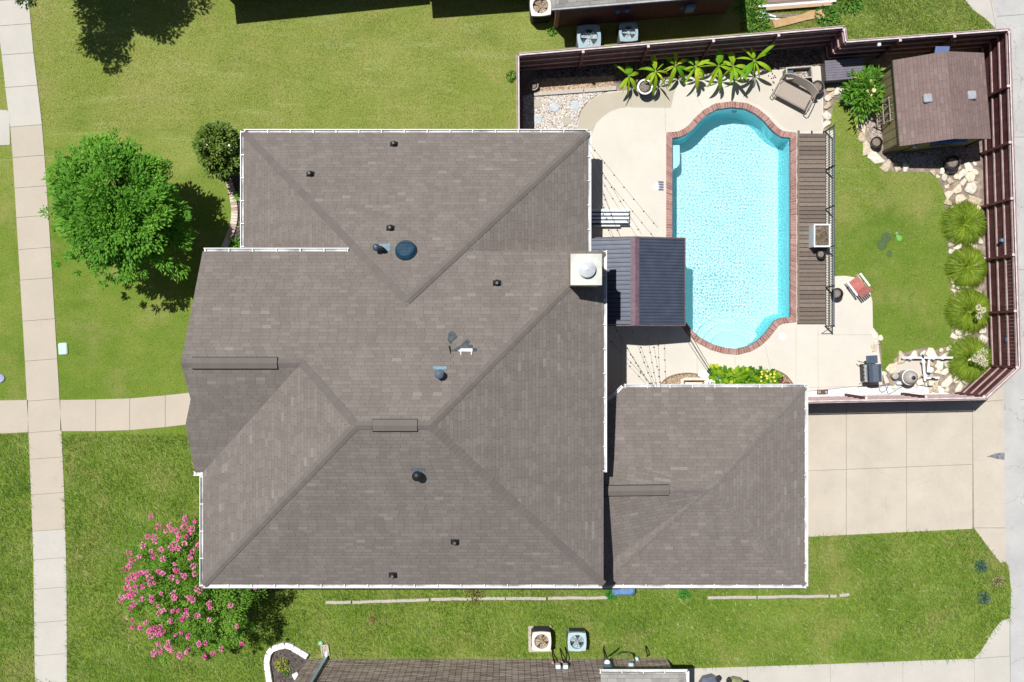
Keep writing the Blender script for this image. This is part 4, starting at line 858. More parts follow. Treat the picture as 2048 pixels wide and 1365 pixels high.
# pool equipment
E0 = thing('sand_filter', 'round grey sand filter tank on the stones by the south fence', 'pool filter', (W(1822, 756).x, W(1822, 756).y, .05)); tk = plain('filter_beige', (.42, .39, .35), .5, .06)
c = Vector((W(1806, 754).x, W(1806, 754).y, .05)); MB().lathe(c, [(.27, 0), (.28, .1), (.29, .55), (.30, .60), (.30, .66), (.27, .80), (.18, .92), (.06, .98), (.001, .985)], 32).build('tank', tk, E0, smooth=30)
MB().lathe(c, [(.315, .58), (.325, .60), (.325, .65), (.31, .67)], 32).build('clamp_band', M['white'], E0, smooth=30); MB().lathe(c + Vector((0, 0, .96)), [(.075, 0), (.075, .08), (.03, .10), (.001, .10)], 12).build('air_valve', M['black'], E0, smooth=30)
E1 = thing('pool_pump', 'small pool pump behind the sand filter tank', 'pump', (W(1812, 752).x, W(1812, 752).y, .05)); c = W(1790, 752); MB().tube([(c.x - .02, c.y, .2), (c.x + .3, c.y - .01, .2)], .13, 16).build('motor', M['slate'], E1, smooth=40); MB().lathe((c.x - .12, c.y, .06), [(.12, 0), (.13, .3), (.001, .33)], 16).build('strainer', tk, E1, smooth=35)
E2 = thing('pool_pipes', 'white plastic pipework with black valves beside the filter tank', 'pipes', (W(1850, 730).x, W(1850, 730).y, .03))
for pts in ([(1804, 716, .35), (1905, 716, .35)], [(1846, 716, .36), (1850, 762, .36)], [(1858, 720, .25), (1856, 745, .25)], [(1850, 757, .4), (1878, 756, .4)], [(1832, 716, .35), (1832, 716, .05)], [(1870, 716, .35), (1870, 716, .05)], [(1812, 716, .35), (1806, 722, .05)], [(1876, 756, .4), (1876, 756, .05)]):
    MB().tube([W(*p) for p in pts], .05, 12).build('pipe', M['white'], E2, smooth=40)
for x, y in ((1820, 716), (1858, 716), (1866, 716), (1846, 724), (1850, 752), (1884, 716)): mb = MB(); c = W(x, y, .35); mb.lathe(c - Vector((0, 0, .07)), [(.075, 0), (.075, .14), (.001, .15)], 12); mb.build('pipe_union', M['white'], E2, smooth=30)
for x, y in ((1846, 713), (1866, 757), (1856, 748)): c = W(x, y, .45); mb = MB(); mb.box(c, (.16, .05, .05), rz=x); mb.lathe(c - Vector((0, 0, .06)), [(.05, 0), (.05, .05), (.001, .06)], 10); mb.build('valve_handle', plain('valve_navy', (.02, .06, .14), .4), E2)
MB().bbox(W(1856, 766, 0), (.2, .22, .35), .02).build('valve_box', plain('cream_box', (.70, .66, .5), .6), E2); MB().lathe(W(1859, 740, .2), [(.11, 0), (.12, .12), (.07, .14), (.07, .1), (.001, .1)], 16).build('chlorinator', M['white'], E2, smooth=30)
o = MB().bbox(W(1801, 766, 0), (.54, .13, .30), .02).build('equipment_box', plain('box_white', (.66, .76, .80), .5, .05), None, loc=W(1801, 766, 0)); tag(o, 'long white control box lying below the sand filter', 'box')
pts = [W(*p, .06) for p in smooth_line([(1858, 775), (1830, 770), (1805, 774), (1785, 785), (1776, 788), (1772, 774), (1764, 772), (1758, 778), (1764, 785), (1772, 780), (1778, 768)], 5)]
tag(MB().tube(pts, .014, 6).build('hose', plain('grey_hose', (.1, .13, .17), .5), None, loc=pts[0]), 'thin grey hose coiled on white chips by the south fence', 'hose')
# slatted pad under the pump
sheet('equipment_pad', [g2(*p) for p in [(1790, 724), (1842, 720), (1846, 745), (1830, 765), (1786, 760)]], .045, concrete('pad', (.55, .50, .44)), thick=.04)
# doormat with pale letters
mt = thing('doormat', 'small dark brown doormat with pale lettering by the south fence', 'mat', W(1645, 784.5, .05)); MB().bbox(W(1645, 784.5, .05), (.46, .20, .015), .01).build('mat', plain('mat_brown', (.16, .10, .08), .95, .3, 30), mt)
for ch_, dx in (('S', -.17), ('I', -.105)):
    cu = bpy.data.curves.new('letter', 'FONT'); cu.body = ch_; cu.size = .16; cu.extrude = .002; cu.align_x = 'CENTER'; cu.align_y = 'CENTER'; o = bpy.data.objects.new('letter', cu); COL.objects.link(o); o.parent = mt; o.location = (dx, 0, .019); o.data = cu; bpy.context.view_layer.update(); me_ = bpy.data.meshes.new_from_object(o); bpy.data.objects.remove(o); o = bpy.data.objects.new('letter', me_); COL.objects.link(o); o.parent = mt; o.location = (dx, 0, .019); me_.materials.append(plain('mat_letter', (.78, .62, .56)))
# skimmer lids
for x, y, lb in ((1313, 374, 'round white skimmer lid on the patio west of the pool'), (1565, 674, 'round white skimmer lid south east of the pool'), (1262, 450, 'tiny white drain cover near the striped lounger')):
    r = .15 if x != 1262 else .05; f = thing('skimmer_lid', lb, 'lid', W(x, y, .05)); MB().lathe(W(x, y, .05), [(r, 0), (r, .012), (r * .9, .016), (.001, .016)], 24).build('cover', M['white'], f)
    if x != 1262:
        for dx, dy in ((-.05, .03), (.05, -.03)): MB().lathe(W(x, y, .064) + Vector((dx, dy, 0)), [(.014, 0), (.014, .004), (.001, .004)], 8).build('finger_hole', M['slate'], f)
f = thing('pool_brush', 'dark blue bristle pad lying beside the skimmer lid', 'brush', W(1321, 371, .05)); mb = MB(); rr = random.Random(1)
for i in range(16): mb.tube([W(1317 + (i % 4) * 2.6, 363 + (i // 4) * 5, .06), W(1319 + (i % 4) * 2.6, 366 + (i // 4) * 5, .09)], .018, 5)
mb.build('bristles', plain('navy_bristle', (.03, .05, .20), .6), f)

# ================================================================== SHED
S0 = thing('garden_shed', 'olive garden shed with brown shingled gable roof in the yard corner', 'shed'); sw, sd, hz, rz_ = 3.64, 3.42, 1.92, 2.62; ol = plain('olive_siding', (.30, .26, .135), .8, .08, 3); trim = plain('dark_olive_trim', (.075, .068, .04), .7)
ww, wdp = sw / 2 - .10, sd / 2 - .12
mb = MB(); prof = [(-ww, 0), (ww, 0), (ww, hz - .02), (0, rz_ - .04), (-ww, hz - .02)]; v = [(x, -wdp, z) for x, z in prof] + [(x, wdp, z) for x, z in prof]
mb.add(v, [(0, 1, 2, 3, 4), (9, 8, 7, 6, 5), (0, 5, 6, 1), (1, 6, 7, 2), (4, 9, 5, 0)]); mb.build('wall', ol, S0)
mb = MB()
for i in range(1, 9): y = -wdp + 2 * wdp * i / 9; mb.box((-ww - .004, y, hz / 2), (.008, .018, hz - .06))
for i in range(1, 9): x = -ww + 2 * ww * i / 9; mb.box((x, -wdp - .004, hz / 2), (.018, .008, hz - .06))
mb.build('siding_groove', plain('groove', (.10, .09, .05)), S0)
for x, y in ((-ww, -wdp), (ww, -wdp), (-ww, wdp)): MB().box((x, y, hz / 2), (.10, .10, hz - .03)).build('corner_trim', trim, S0)
def off3(r): return r
rs = slab_roof('roof', [[(-sw / 2, -sd / 2, hz), (0, -sd / 2, rz_), (0, sd / 2, rz_), (-sw / 2, sd / 2, hz)], [(0, -sd / 2, rz_), (sw / 2, -sd / 2, hz), (sw / 2, sd / 2, hz), (0, sd / 2, rz_)]], S0, M['shed_roof'], .06)
for nm, a, b in (('eave_trim', (-sw / 2 + .04, -sd / 2 + .02, hz - .09), (-sw / 2 + .04, sd / 2 - .02, hz - .09)),): MB().bar(a, b, .05, .12).build(nm, trim, S0)
for s in (-1, 1): MB().bar((s * sw / 2 * .98, -sd / 2 + .03, hz - .07), (0, -sd / 2 + .03, rz_ - .1), .04, .1).build('rake_trim', trim, S0)
for x in (-.76, 1.02):
    z = rz_ - (rz_ - hz) * abs(x) / (sw / 2); o = MB().bbox((x, 0, z), (.34, .34, .11), .04).build('roof_vent', plain('grey_vent', (.36, .37, .41), .6, .1), rs)
MB().box((.25, -wdp - .03, 1.25), (.85, .04, .75)).build('window', plain('window_pane', (.08, .10, .10), .1, .05, spec=.6), S0); MB().box((.25, -wdp - .07, 1.66), (1.5, .10, .03)).build('window_awning', plain('sky_blue_trim', (.06, .26, .60), .5), S0)
MB().box((-.6, -wdp - .03, .92), (.7, .03, 1.8)).build('door', plain('olive_door', (.26, .22, .11), .8), S0)
o = MB().bbox((-1.0, -wdp - .09, 1.42), (.16, .16, .2), .03).build('wall_lamp', plain('lamp_blue', (.3, .5, .58), .4), S0)
place(S0, (17.05, 9.58, .0), R(4.65))
sp = thing('solar_panel', 'small blue solar panel behind the shed roof', 'solar panel', W(1884, 101, 2.3)); MB().box(W(1884, 101, 2.3), (.55, .3, .03), M=Matrix.Rotation(R(25), 3, 'X')).build('panel', plain('solar_blue2', (.16, .22, .42), .25, .1, 10), sp); MB().box(W(1884, 101, 1.2) + Vector((0, 0, .05)), (.05, .05, 2.2)).build('stake', M['black'], sp)
# folded slatted frame leaning on the shed's west wall
F0 = thing('slatted_frame', 'weathered wooden slatted frame leaning on the shed wall', 'frame'); wn = plain('grey_lath', (.36, .30, .25), .85, .2)
for i in range(4): MB().bar((0, -.45 + i * .3, 0), (.35, -.45 + i * .3, 1.25), .07, .03, up=(0, 1, 0)).build('upright', wn, F0)
for z in (.35, .75, 1.15): MB().bar((.28 * z - .03, -.5, z), (.28 * z - .03, .5, z), .03, .07, up=(0, 0, 1)).build('slat', wn, F0)
for k in range(3): MB().bar((.06, -.45 + k * .3, .2), (.3, -.15 + k * .3, 1.05), .05, .03, up=(0, 1, 0)).build('diagonal', wn, F0)
place(F0, (14.98, 9.35, .02), R(4.65))

# ================================================================== SMALL THINGS ON THE LAWNS
def ac(name, label, px_, py_, w, h, body, top, round_=.06, louver=True, rz=0, group='air conditioning units beside the houses', fan='tan'):
    f = thing(name, label, 'air conditioner', (0, 0, 0), 0, group); MB().bbox((0, 0, .05), (w, w, h - .30), round_ * 2).build('cabinet', body, f)
    mb = MB()
    for i in range(14): z = .14 + i * (h - .26) / 14; mb.box((0, -w / 2 - .003, z), (w * .8, .01, .012)); mb.box((0, w / 2 + .003, z), (w * .8, .01, .012)); mb.box((-w / 2 - .003, 0, z), (.01, w * .8, .012)); mb.box((w / 2 + .003, 0, z), (.01, w * .8, .012))
    mb.build('louvres', M['black'], f); r = w * .37; k = 32; mb = MB(); rad = w * .5; pts = []
    for i in range(k):
        a = 2 * math.pi * i / k; ca, sa = math.cos(a), math.sin(a); q = max(abs(ca), abs(sa)) ** .75; pts.append((rad * ca / q, rad * sa / q))
    v = [(x, y, h - .08) for x, y in pts] + [(x * .985, y * .985, h) for x, y in pts] + [(r * math.cos(2 * math.pi * i / k), r * math.sin(2 * math.pi * i / k), h + .005) for i in range(k)] + [(r * .96 * math.cos(2 * math.pi * i / k), r * .96 * math.sin(2 * math.pi * i / k), h - .2) for i in range(k)]
    mb.add(v, [(i + j * k, (i + 1) % k + j * k, (i + 1) % k + (j + 1) * k, i + (j + 1) * k) for j in range(3) for i in range(k)]); mb.build('top_cover', top, f, smooth=30); mb = MB(); mb.add([(x, y, z) for z in (h - .28, h - .07) for x, y in pts], [(i, (i + 1) % k, (i + 1) % k + k, i + k) for i in range(k)]); mb.build('upper_band', body, f)
    MB().lathe((0, 0, h - .2), [(r * .95, 0), (.001, .001)], 24).build('fan_well', M['black'], f)
    fm = plain('fan_' + fan, (.42, .33, .22) if fan == 'tan' else (.42, .50, .52), .5, .2)
    for i in range(4 if fan == 'tan' else 3):
        a = i * 2 * math.pi / (4 if fan == 'tan' else 3) + .4; mb = MB(); c_, s_ = math.cos(a), math.sin(a); q = []
        for t, ww_ in ((.10, .05), (.55, .13), (.93, .17)): q += [(t * r, -ww_ * r / .3, h - .13 - .03), (t * r, ww_ * r / .3, h - .13 + .02)]
        q = [(x * c_ - y * s_, x * s_ + y * c_, z) for x, y, z in q]; mb.add(q, [(0, 2, 3, 1), (2, 4, 5, 3)]); mb.build('fan_blade', fm, f)
    MB().lathe((0, 0, h - .15), [(.07, 0), (.07, .06), (.001, .07)], 14).build('fan_hub', fm, f, smooth=30)
    mb = MB()
    for i in range(8): a = i * math.pi / 4; mb.tube([(.04 * math.cos(a), .04 * math.sin(a), h + .03), (r * math.cos(a), r * math.sin(a), h + .01)], .006, 4)
    for rr_ in (.35, .65, .95): mb.tube([(rr_ * r * math.cos(t), rr_ * r * math.sin(t), h + .02) for t in np.linspace(0, 2 * math.pi, 22)], .004, 4, caps=False)
    mb.build('fan_guard', plain('guard_' + fan, (.12, .07, .05) if fan == 'tan' else (.2, .26, .3), .5), f)
    c = W(px_, py_, h); return place(f, (c.x, c.y, .03), rz)
acw = plain('ac_cream', (.72, .68, .64), .5, .06); acb = plain('ac_blue_grey', (.30, .42, .47), .5, .08); acd = plain('ac_dark_side', (.06, .065, .08), .6, .15)
ac('air_conditioner', 'cream topped air conditioner at the west corner of the dark brick house', 1081, 12, .86, .95, acd, acw, rz=R(4))
ac('air_conditioner', 'blue grey air conditioner with a large round fan behind the north fence', 1178, 74, .98, .85, plain('ac_side_grey', (.45, .50, .48), .6), acb, rz=R(3), fan='steel')
ac('air_conditioner', 'smaller blue grey air conditioner right of the other behind the fence', 1257, 65, .78, .85, plain('ac_side_grey', (.45, .50, .48), .6), acb, rz=R(3), fan='steel')
ac('air_conditioner', 'cream topped air conditioner on a concrete pad by the bottom wall', 1083, 1283, .80, .85, acd, acw)
ac('air_conditioner', 'pale blue air conditioner beside the cream one by the bottom wall', 1154, 1284, .78, .75, acb, plain('ac_pale_blue', (.42, .55, .58), .4, .06), fan='steel')
sheet('ac_pad', [g2(*p) for p in [(1056, 1252), (1102, 1252), (1104, 1303), (1057, 1304)]], .05, M['walk'], thick=.05)
o = MB().bbox(W(1245, 1176, 0), (.95, .45, .5), .12).build('storage_tub', plain('blue_tub', (.13, .25, .45), .5), None, loc=W(1245, 1176)); tag(o, 'blue plastic tub mostly hidden under the garage gutter', 'tub')
# utility covers
o = MB().bbox(W(127, 698, 0), (.38, .50, .09), .05, rz=.06).build('utility_box', plain('pale_green_cover', (.50, .72, .58), .6, .06), None, loc=W(127, 698)); tag(o, 'pale green utility box in the grass beside the sidewalk', 'utility box')
o = MB().lathe(W(2, 757, 0), [(.17, 0), (.17, .06), (.14, .075), (.001, .075)], 24).build('valve_cover', plain('lavender_cover', (.34, .36, .56), .5), None, loc=W(2, 757)); tag(o, 'round lavender valve cover in the grass at the left edge', 'cover')
o = MB().lathe(W(642, 1286, 0), [(.09, 0), (.10, .10), (.06, .14), (.001, .15)], 14).build('sprinkler_cover', plain('mint_cover', (.30, .52, .42), .6), None, loc=W(642, 1286)); tag(o, 'small mint green cap in the grass above the splash block', 'cap')
o = MB().lathe(W(745, 1239, 0), [(.10, 0), (.10, .07), (.05, .09), (.001, .09)], 12).build('lawn_sprinkler', plain('rusty_head', (.20, .07, .05), .8), None, loc=W(745, 1239)); tag(o, 'small rusty brown sprinkler head in the long grass', 'sprinkler')
sb = thing('splash_block', 'concrete splash block below the pale blue downspout', 'splash block', (0, 0, 0)); MB().box((0, 0, .02), (.30, .46, .03)).build('base', M['walk'], sb)
for s in (-1, 1): MB().box((s * .14, 0, .06), (.04, .46, .06)).build('side_wall', M['walk_pale'], sb)
MB().box((0, .22, .06), (.24, .03, .06)).build('end_wall', M['walk_pale'], sb); place(sb, (W(651, 1300).x, W(651, 1300).y, .02), R(8))
# flat discs standing in for dark, shadow-like spots in the back lawn
orn = thing('lawn_spot_discs', 'flat green discs standing in for dark round spots on the back lawn', 'stand-in discs', W(1775, 488, .03))
for x, y, r in ((1772, 475, .21), (1764, 490, .21), (1779, 508, .12)): MB().lathe(W(x, y, .045), [(r, 0), (r * .96, .008), (.001, .01)], 24).build('disc', plain('dark_green_disc', (.07, .12, .045), .6), orn)
MB().lathe(W(1799, 477, .05), [(.13, 0), (.11, .02), (.001, .03)], 20).build('hub', plain('bright_green', (.14, .42, .07), .5), orn); MB().tube([W(1776, 472, .06), W(1796, 469, .07)], .012, 6).build('stem', plain('stem_green', (.12, .25, .08)), orn)
MB().bbox(W(1794, 470, .04), (.10, .22, .02), .01, rz=.1).build('plate', plain('pale_green_plate', (.25, .36, .18)), orn)

# timbers along the south lawn
rr = random.Random(9)
TB = [(652, 1205, 702, 1205), (705, 1205, 858, 1200), (862, 1199, 1010, 1197), (1012, 1197, 1092, 1198), (1096, 1197, 1215, 1196), (1415, 1196, 1512, 1195), (1515, 1194.5, 1656, 1193), (1660, 1193, 1672, 1192), (1678, 1192, 1698, 1189)]
TL = ['short white timber at the left end of the row in the south lawn', 'second timber from the left of the row in the south lawn', 'timber below the middle of the south gutter', 'knotted timber left of the garage in the south lawn row', 'weathered timber below the junction of house and garage', 'left one of the pale timbers below the garage', 'long pale timber ending below the garage corner', 'short timber stub just past the garage corner', 'tiny last timber stub at the right end of the row']
for (x0_, y0_, x1_, y1_), lb in zip(TB, TL):
    a, b = W(x0_, y0_, .05), W(x1_, y1_, .05); mb = MB(); k = max(2, int((b - a).length / .3)); pts = [a.lerp(b, i / k) + Vector((0, rr.uniform(-.012, .012), rr.uniform(-.01, .01))) for i in range(k + 1)]
    mb.tube(pts, .075, 8); o = mb.build('landscape_timber', M['timber'], None, loc=a.lerp(b, .5)); tag(o, lb, 'timber', 'landscape timbers laid in a row in the south lawn')
# railway sleepers edging the gravel
for a, b, lb in (((1068, 189), (1166, 182), 'left sleeper edging the tan gravel strip'), ((1168, 182), (1232, 177), 'right sleeper edging the tan gravel strip')):
    A, B = W(*a, .08), W(*b, .08); tag(MB().bar(A, B, .16, .14).build('sleeper', M['timber'], None, loc=A.lerp(B, .5)), lb, 'timber', 'sleepers edging the gravel')

# lumber by the neighbour's lawn
LM = [(1534, 2, 1680, -8, .18, .12, 'greybrown', 'grey weathered plank at the top of the lumber pile'), (1536, 8, 1660, -2, .15, .10, 'greybrown', 'second grey plank of the lumber pile'), (1517, 13.5, 1672, 2, .09, .16, 'white', 'long white trim board lying across the lumber pile'), (1534, 11, 1640, 5, .09, .1, 'white', 'shorter white trim board behind the long one'),
      (1532, 18, 1664, 8, .14, .20, 'tan', 'tan plank along the lower edge of the pile'), (1514, 23, 1552, 34, .07, .08, 'white', 'short white board lying at an angle below the pile'), (1515, 35, 1530, 35.5, .06, .05, 'white', 'small white offcut at the left of the lumber'), (1534, 38, 1560, 39, .06, .04, 'white', 'small white offcut beside the plywood sheet'),
      (1526, 31, 1610, 32, .16, .03, 'greybrown', 'grey board partly under the plywood'), (1624, 38, 1648, 36, .06, .03, 'white', 'white sliver poking out right of the plywood')]
cols = dict(greybrown=wood('grey_plank', (.22, .16, .13), (.38, .31, .26)), white=plain('white_board', (.72, .74, .78), .6, .08), tan=wood('tan_plank', (.46, .33, .20), (.60, .46, .31)), ply=wood('plywood', (.46, .28, .13), (.66, .46, .26), along=(1, 1, 1)))
for i, (x0_, y0_, x1_, y1_, w_, h_, c_, lb) in enumerate(LM):
    A, B = W(x0_, y0_, h_), W(x1_, y1_, h_); tag(MB().bar(A, B, w_, .035 if h_ < .1 else .05).build('board', cols[c_], None, loc=A.lerp(B, .5)), lb, 'board', 'lumber pile behind the north fence')
c = W(1598, 36, .1); mb = MB(); q = [W(*p, .1) for p in ((1545, 41), (1600, 30), (1622, 21), (1646, 19), (1650, 33), (1610, 41), (1580, 49), (1550, 56))]; mb.prism([(p.x, p.y) for p in q], .07, .09); tag(mb.build('plywood_sheet', cols['ply'], None, loc=c), 'large tan plywood sheet lying below the lumber pile', 'plywood', 'lumber pile behind the north fence')

# parked ride-on car fronts at the bottom edge
v0 = thing('parked_vehicle', 'dark blue and green small vehicle at the bottom edge of the driveway', 'vehicle', (W(1448, 1400).x, W(1448, 1400).y, .04)); c = W(1448, 1405, .7)
MB().bbox((c.x - .38, c.y, .25), (.80, 2.0, .45), .2, rz=.25).build('body', plain('blue_grey_paint', (.13, .15, .21), .35, .08, spec=.6), v0); MB().bbox((c.x + .42, c.y - .05, .25), (.75, 1.9, .45), .2, rz=-.2).build('hood', plain('green_paint', (.24, .29, .12), .35, .08, spec=.6), v0)
MB().bbox((c.x + .8, c.y - .1, .12), (.75, 1.6, .1), .05).build('deck_cover', M['black'], v0)
for dx, dy in ((-.22, .93), (.22, .86)): MB().lathe((c.x + dx, c.y + dy, .55), [(.07, 0), (.11, .05), (.11, .13), (.06, .16), (.001, .13)], 16).build('air_filter', M['blackp'], v0, smooth=35)
for s in (-1, 1):
    for t in (-1, 1): MB().tube([(c.x + s * .62, c.y + t * .6, .25), (c.x + s * .80, c.y + t * .6, .25)], .22, 16).build('wheel', M['black'], v0, smooth=40)

# ================================================================== TREES AND PLANTS
def leafmat(name, dark, mid, light, trans=.3, rough=.5, spec=.35):
    return blade_mat(name, dark, mid, light, trans)
def crown(parent, name, centre, rad, nclump, nleaf, ll, lw, mat, cr=.45, zlow=-.5, excl=None, up=1.1, seed=1, shell=.55):
    """foliage: leaf cards gathered in irregular clumps through an ellipsoid volume"""
    g = np.random.default_rng(seed); C = np.array(centre); Rd = np.array(rad); cs = []
    lob = g.normal(size=(7, 3)); lob /= np.linalg.norm(lob, axis=1, keepdims=True)
    while len(cs) < nclump:
        d = g.normal(size=3); d /= np.linalg.norm(d)
        if d[2] < zlow: continue
        q = shell + (1 - shell) * g.random() ** .6; f = .72 + .36 * max(0, (lob @ d).max()) ** 5 + .07 * g.normal(); p = C + d * Rd * q * f
        if excl is not None and excl(p): continue
        cs.append(p)
    cs = np.array(cs); sz = cr * g.uniform(.55, 1.25, len(cs)); ci = np.repeat(np.arange(len(cs)), nleaf); n_ = len(ci)
    u = g.normal(size=(n_, 3)); u /= np.linalg.norm(u, axis=1, keepdims=True); P_ = cs[ci] + u * (sz[ci] * g.random(n_) ** .45)[:, None] * np.array([1, 1, .6])
    out = P_ - C; out /= np.linalg.norm(out, axis=1, keepdims=True) + 1e-6
    D = out * .7 + u * .6 + g.normal(size=(n_, 3)) * .35; D[:, 2] -= .15; nn = g.normal(size=(n_, 3)) * .55; nn[:, 2] += up + .4
    if excl is not None: k = np.array([not excl(p) for p in P_]); P_, D, nn, ci = P_[k], D[k], nn[k], ci[k]; n_ = len(P_)
    V, F = cards(P_, D, nn, ll * g.uniform(.6, 1.3, n_), lw * g.uniform(.7, 1.2, n_)); ct = g.random(len(cs)); t = np.clip(ct[ci] * .5 + g.random(n_) * .5, 0, 1)
    np_mesh(name, V, F, mat, parent, t); return cs
def limbs(parent, base, top, cs, r, k=9, seed=1, bark=None):
    g = random.Random(seed); base, top = Vector(base), Vector(top); mb = MB(); mid = base.lerp(top, .5) + Vector((g.uniform(-.1, .1), g.uniform(-.1, .1), 0))
    mb.tube([base, mid, top], r, 10, r * .5); mb.lathe(base, [(r * 1.5, -.02), (r * 1.1, .12), (r * .9, .3)], 10); mb.build('trunk', bark or M['bark'], parent, smooth=60); mb = MB()
    for i in range(k):
        e = Vector(cs[g.randrange(len(cs))]); s = mid.lerp(top, g.uniform(.2, 1)); m1 = s.lerp(e, .5) + Vector((0, 0, .15)); mb.tube([s, m1, e], r * .38, 6, r * .08)
    mb.build('branches', bark or M['bark'], parent, smooth=60)

gc = W(243, 428, 3.4); gt = thing('shade_tree', 'bright green leafy tree between the sidewalk and the house', 'tree', (gc.x, gc.y, 0))
m_tree = leafmat('tree_leaf', (.06, .20, .018), (.18, .43, .045), (.44, .62, .10), .42)
ca = crown(gt, 'crown', (gc.x - .1, gc.y + .1, 3.6), (2.45, 2.55, 1.5), 175, 165, .18, .08, m_tree, .42, zlow=-.3, seed=11, shell=.66)
crown(gt, 'crown', (gc.x - .1, gc.y + .1, 3.5), (2.85, 3.0, 1.4), 75, 45, .16, .06, m_tree, .20, zlow=-.25, seed=17, shell=.86)
crown(gt, 'crown', (gc.x + .2, gc.y - .3, 3.2), (2.0, 2.1, 1.1), 60, 90, .19, .07, m_tree, .36, zlow=-.6, seed=12, shell=.2)
crown(gt, 'crown', (gc.x + 1.5, gc.y - .9, 2.9), (1.1, 1.5, .8), 26, 90, .19, .07, m_tree, .36, zlow=-.6, seed=13, shell=.3)
limbs(gt, (gc.x, gc.y, 0), (gc.x, gc.y, 2.9), ca, .13, 26, 2)

tc = W(190, -90, 0); tt_ = thing('oak_tree', 'dark tree mostly beyond the top left edge, its shadow on the lawn', 'tree', (tc.x, tc.y, 0))
def exo(p): return False
cb = crown(tt_, 'crown', (tc.x, tc.y, 6.2), (3.1, 2.7, 1.6), 170, 150, .16, .08, leafmat('oak_leaf', (.02, .045, .012), (.05, .09, .02), (.10, .15, .04), .2), .5, zlow=-.7, seed=21, shell=.15)
limbs(tt_, (tc.x, tc.y, 0), (tc.x, tc.y, 5.6), cb, .2, 26, 3)
crown(tt_, 'crown', (*W(55, -14, 4.6).xy, 4.6), (.75, .55, .3), 12, 60, .13, .05, leafmat('oak_leaf2', (.03, .07, .015), (.07, .13, .03), (.14, .18, .05)), .22, zlow=-1, seed=22, shell=.1)

mc = W(441, 306, 2.0); mg = thing('magnolia', 'dark glossy magnolia with one white flower at the house corner', 'tree', (mc.x, mc.y, 0)); mm = N('magnolia_leaf', .55, .25); k_ = mm.mix(mm.ramp(mm.tint(), 0, .85), (.04, .09, .014), (.17, .26, .04)); k_ = mm.mix(mm.ramp(mm.tint(), .86, 1), k_, (.22, .17, .06)); mm.col(k_)
def exm(p): return p[0] > -10.72 and p[2] < 2.8
cm_ = crown(mg, 'crown', (mc.x, mc.y, 1.9), (.90, 1.14, 1.3), 105, 52, .17, .075, mm.m, .2, zlow=-.4, seed=31, shell=.5, excl=exm); limbs(mg, (mc.x, mc.y, 0), (mc.x, mc.y, 1.8), cm_, .06, 12, 4)
def flower(parent, p, r, mat, name='flower', n_=9):
    V, F = cards(np.repeat(np.array([p]), n_, 0), np.stack([np.cos(np.arange(n_) * 2.4), np.sin(np.arange(n_) * 2.4), np.full(n_, .35)], 1), np.array([[0, 0, 1.]] * n_), r, r * .7); np_mesh(name, V, F, mat, parent, np.full(n_, .5))
flower(mg, W(413, 289, 2.9), .12, plain('magnolia_petal', (.85, .82, .74), .6, .03)); flower(mg, W(458, 291, 3.1), .05, plain('magnolia_petal', (.85, .82, .74)))

cx_, cy_ = -12.1, -9.35; cmt = thing('crape_myrtle', 'crape myrtle covered in pink blossoms beside the house corner', 'tree', (cx_, cy_, 0))
def exc(p): return (p[0] > -11.25 and p[1] > -9.15)
mcr = leafmat('myrtle_leaf', (.07, .20, .02), (.22, .44, .05), (.46, .54, .14), .45)
cc_ = crown(cmt, 'crown', (cx_ - .15, cy_ - .0, 2.7), (2.85, 2.9, 1.2), 250, 110, .105, .045, mcr, .30, zlow=-.45, seed=41, shell=.25, excl=exc)
ext = crown(cmt, 'crown', (cx_ - .1, cy_ + .3, 2.9), (1.9, 2.2, 1.1), 130, 70, .10, .05, mcr, .30, zlow=-.45, seed=43, shell=.1, excl=exc)
limbs(cmt, (cx_, cy_, 0), (cx_, cy_, 1.4), cc_, .07, 40, 5)
g = np.random.default_rng(5); bl = []
while len(bl) < 150:
    d = g.normal(size=3); d /= np.linalg.norm(d)
    if d[2] < -.05: continue
    q = .35 + .75 * g.random() ** .5; p = np.array((cx_ + .1, cy_, 2.9)) + d * np.array((2.95, 2.95, 1.15)) * q
    p[2] = 2.9 + 1.2 * math.sqrt(max(0.02, 1 - min(1, (np.hypot(p[0] - cx_, p[1] - cy_) / 3.1) ** 2))) + g.uniform(-.1, .15)
    if not exc(p) and (p[0] < -11.3 or g.random() < .12): bl.append(p)
bl = np.array(bl); ci = np.repeat(np.arange(len(bl)), 45); n_ = len(ci); sz = g.uniform(.03, .105, len(bl)); u = unit(n_); P_ = bl[ci] + u * (sz[ci] * g.random(n_) ** .4)[:, None]
V, F = cards(P_, u + unit(n_) * .6, unit(n_), .065, .06); pinkt = (g.random(len(bl))[ci] * .7 + g.random(n_) * .3)
m = N('blossom', .7, .2); c = m.mix(m.ramp(m.tint(), 0, .6), (.76, .08, .34), (.80, .24, .46)); c = m.mix(m.ramp(m.tint(), .7, 1), c, (.62, .42, .38)); m.col(c); np_mesh('blossoms', V, F, m.m, cmt, pinkt)

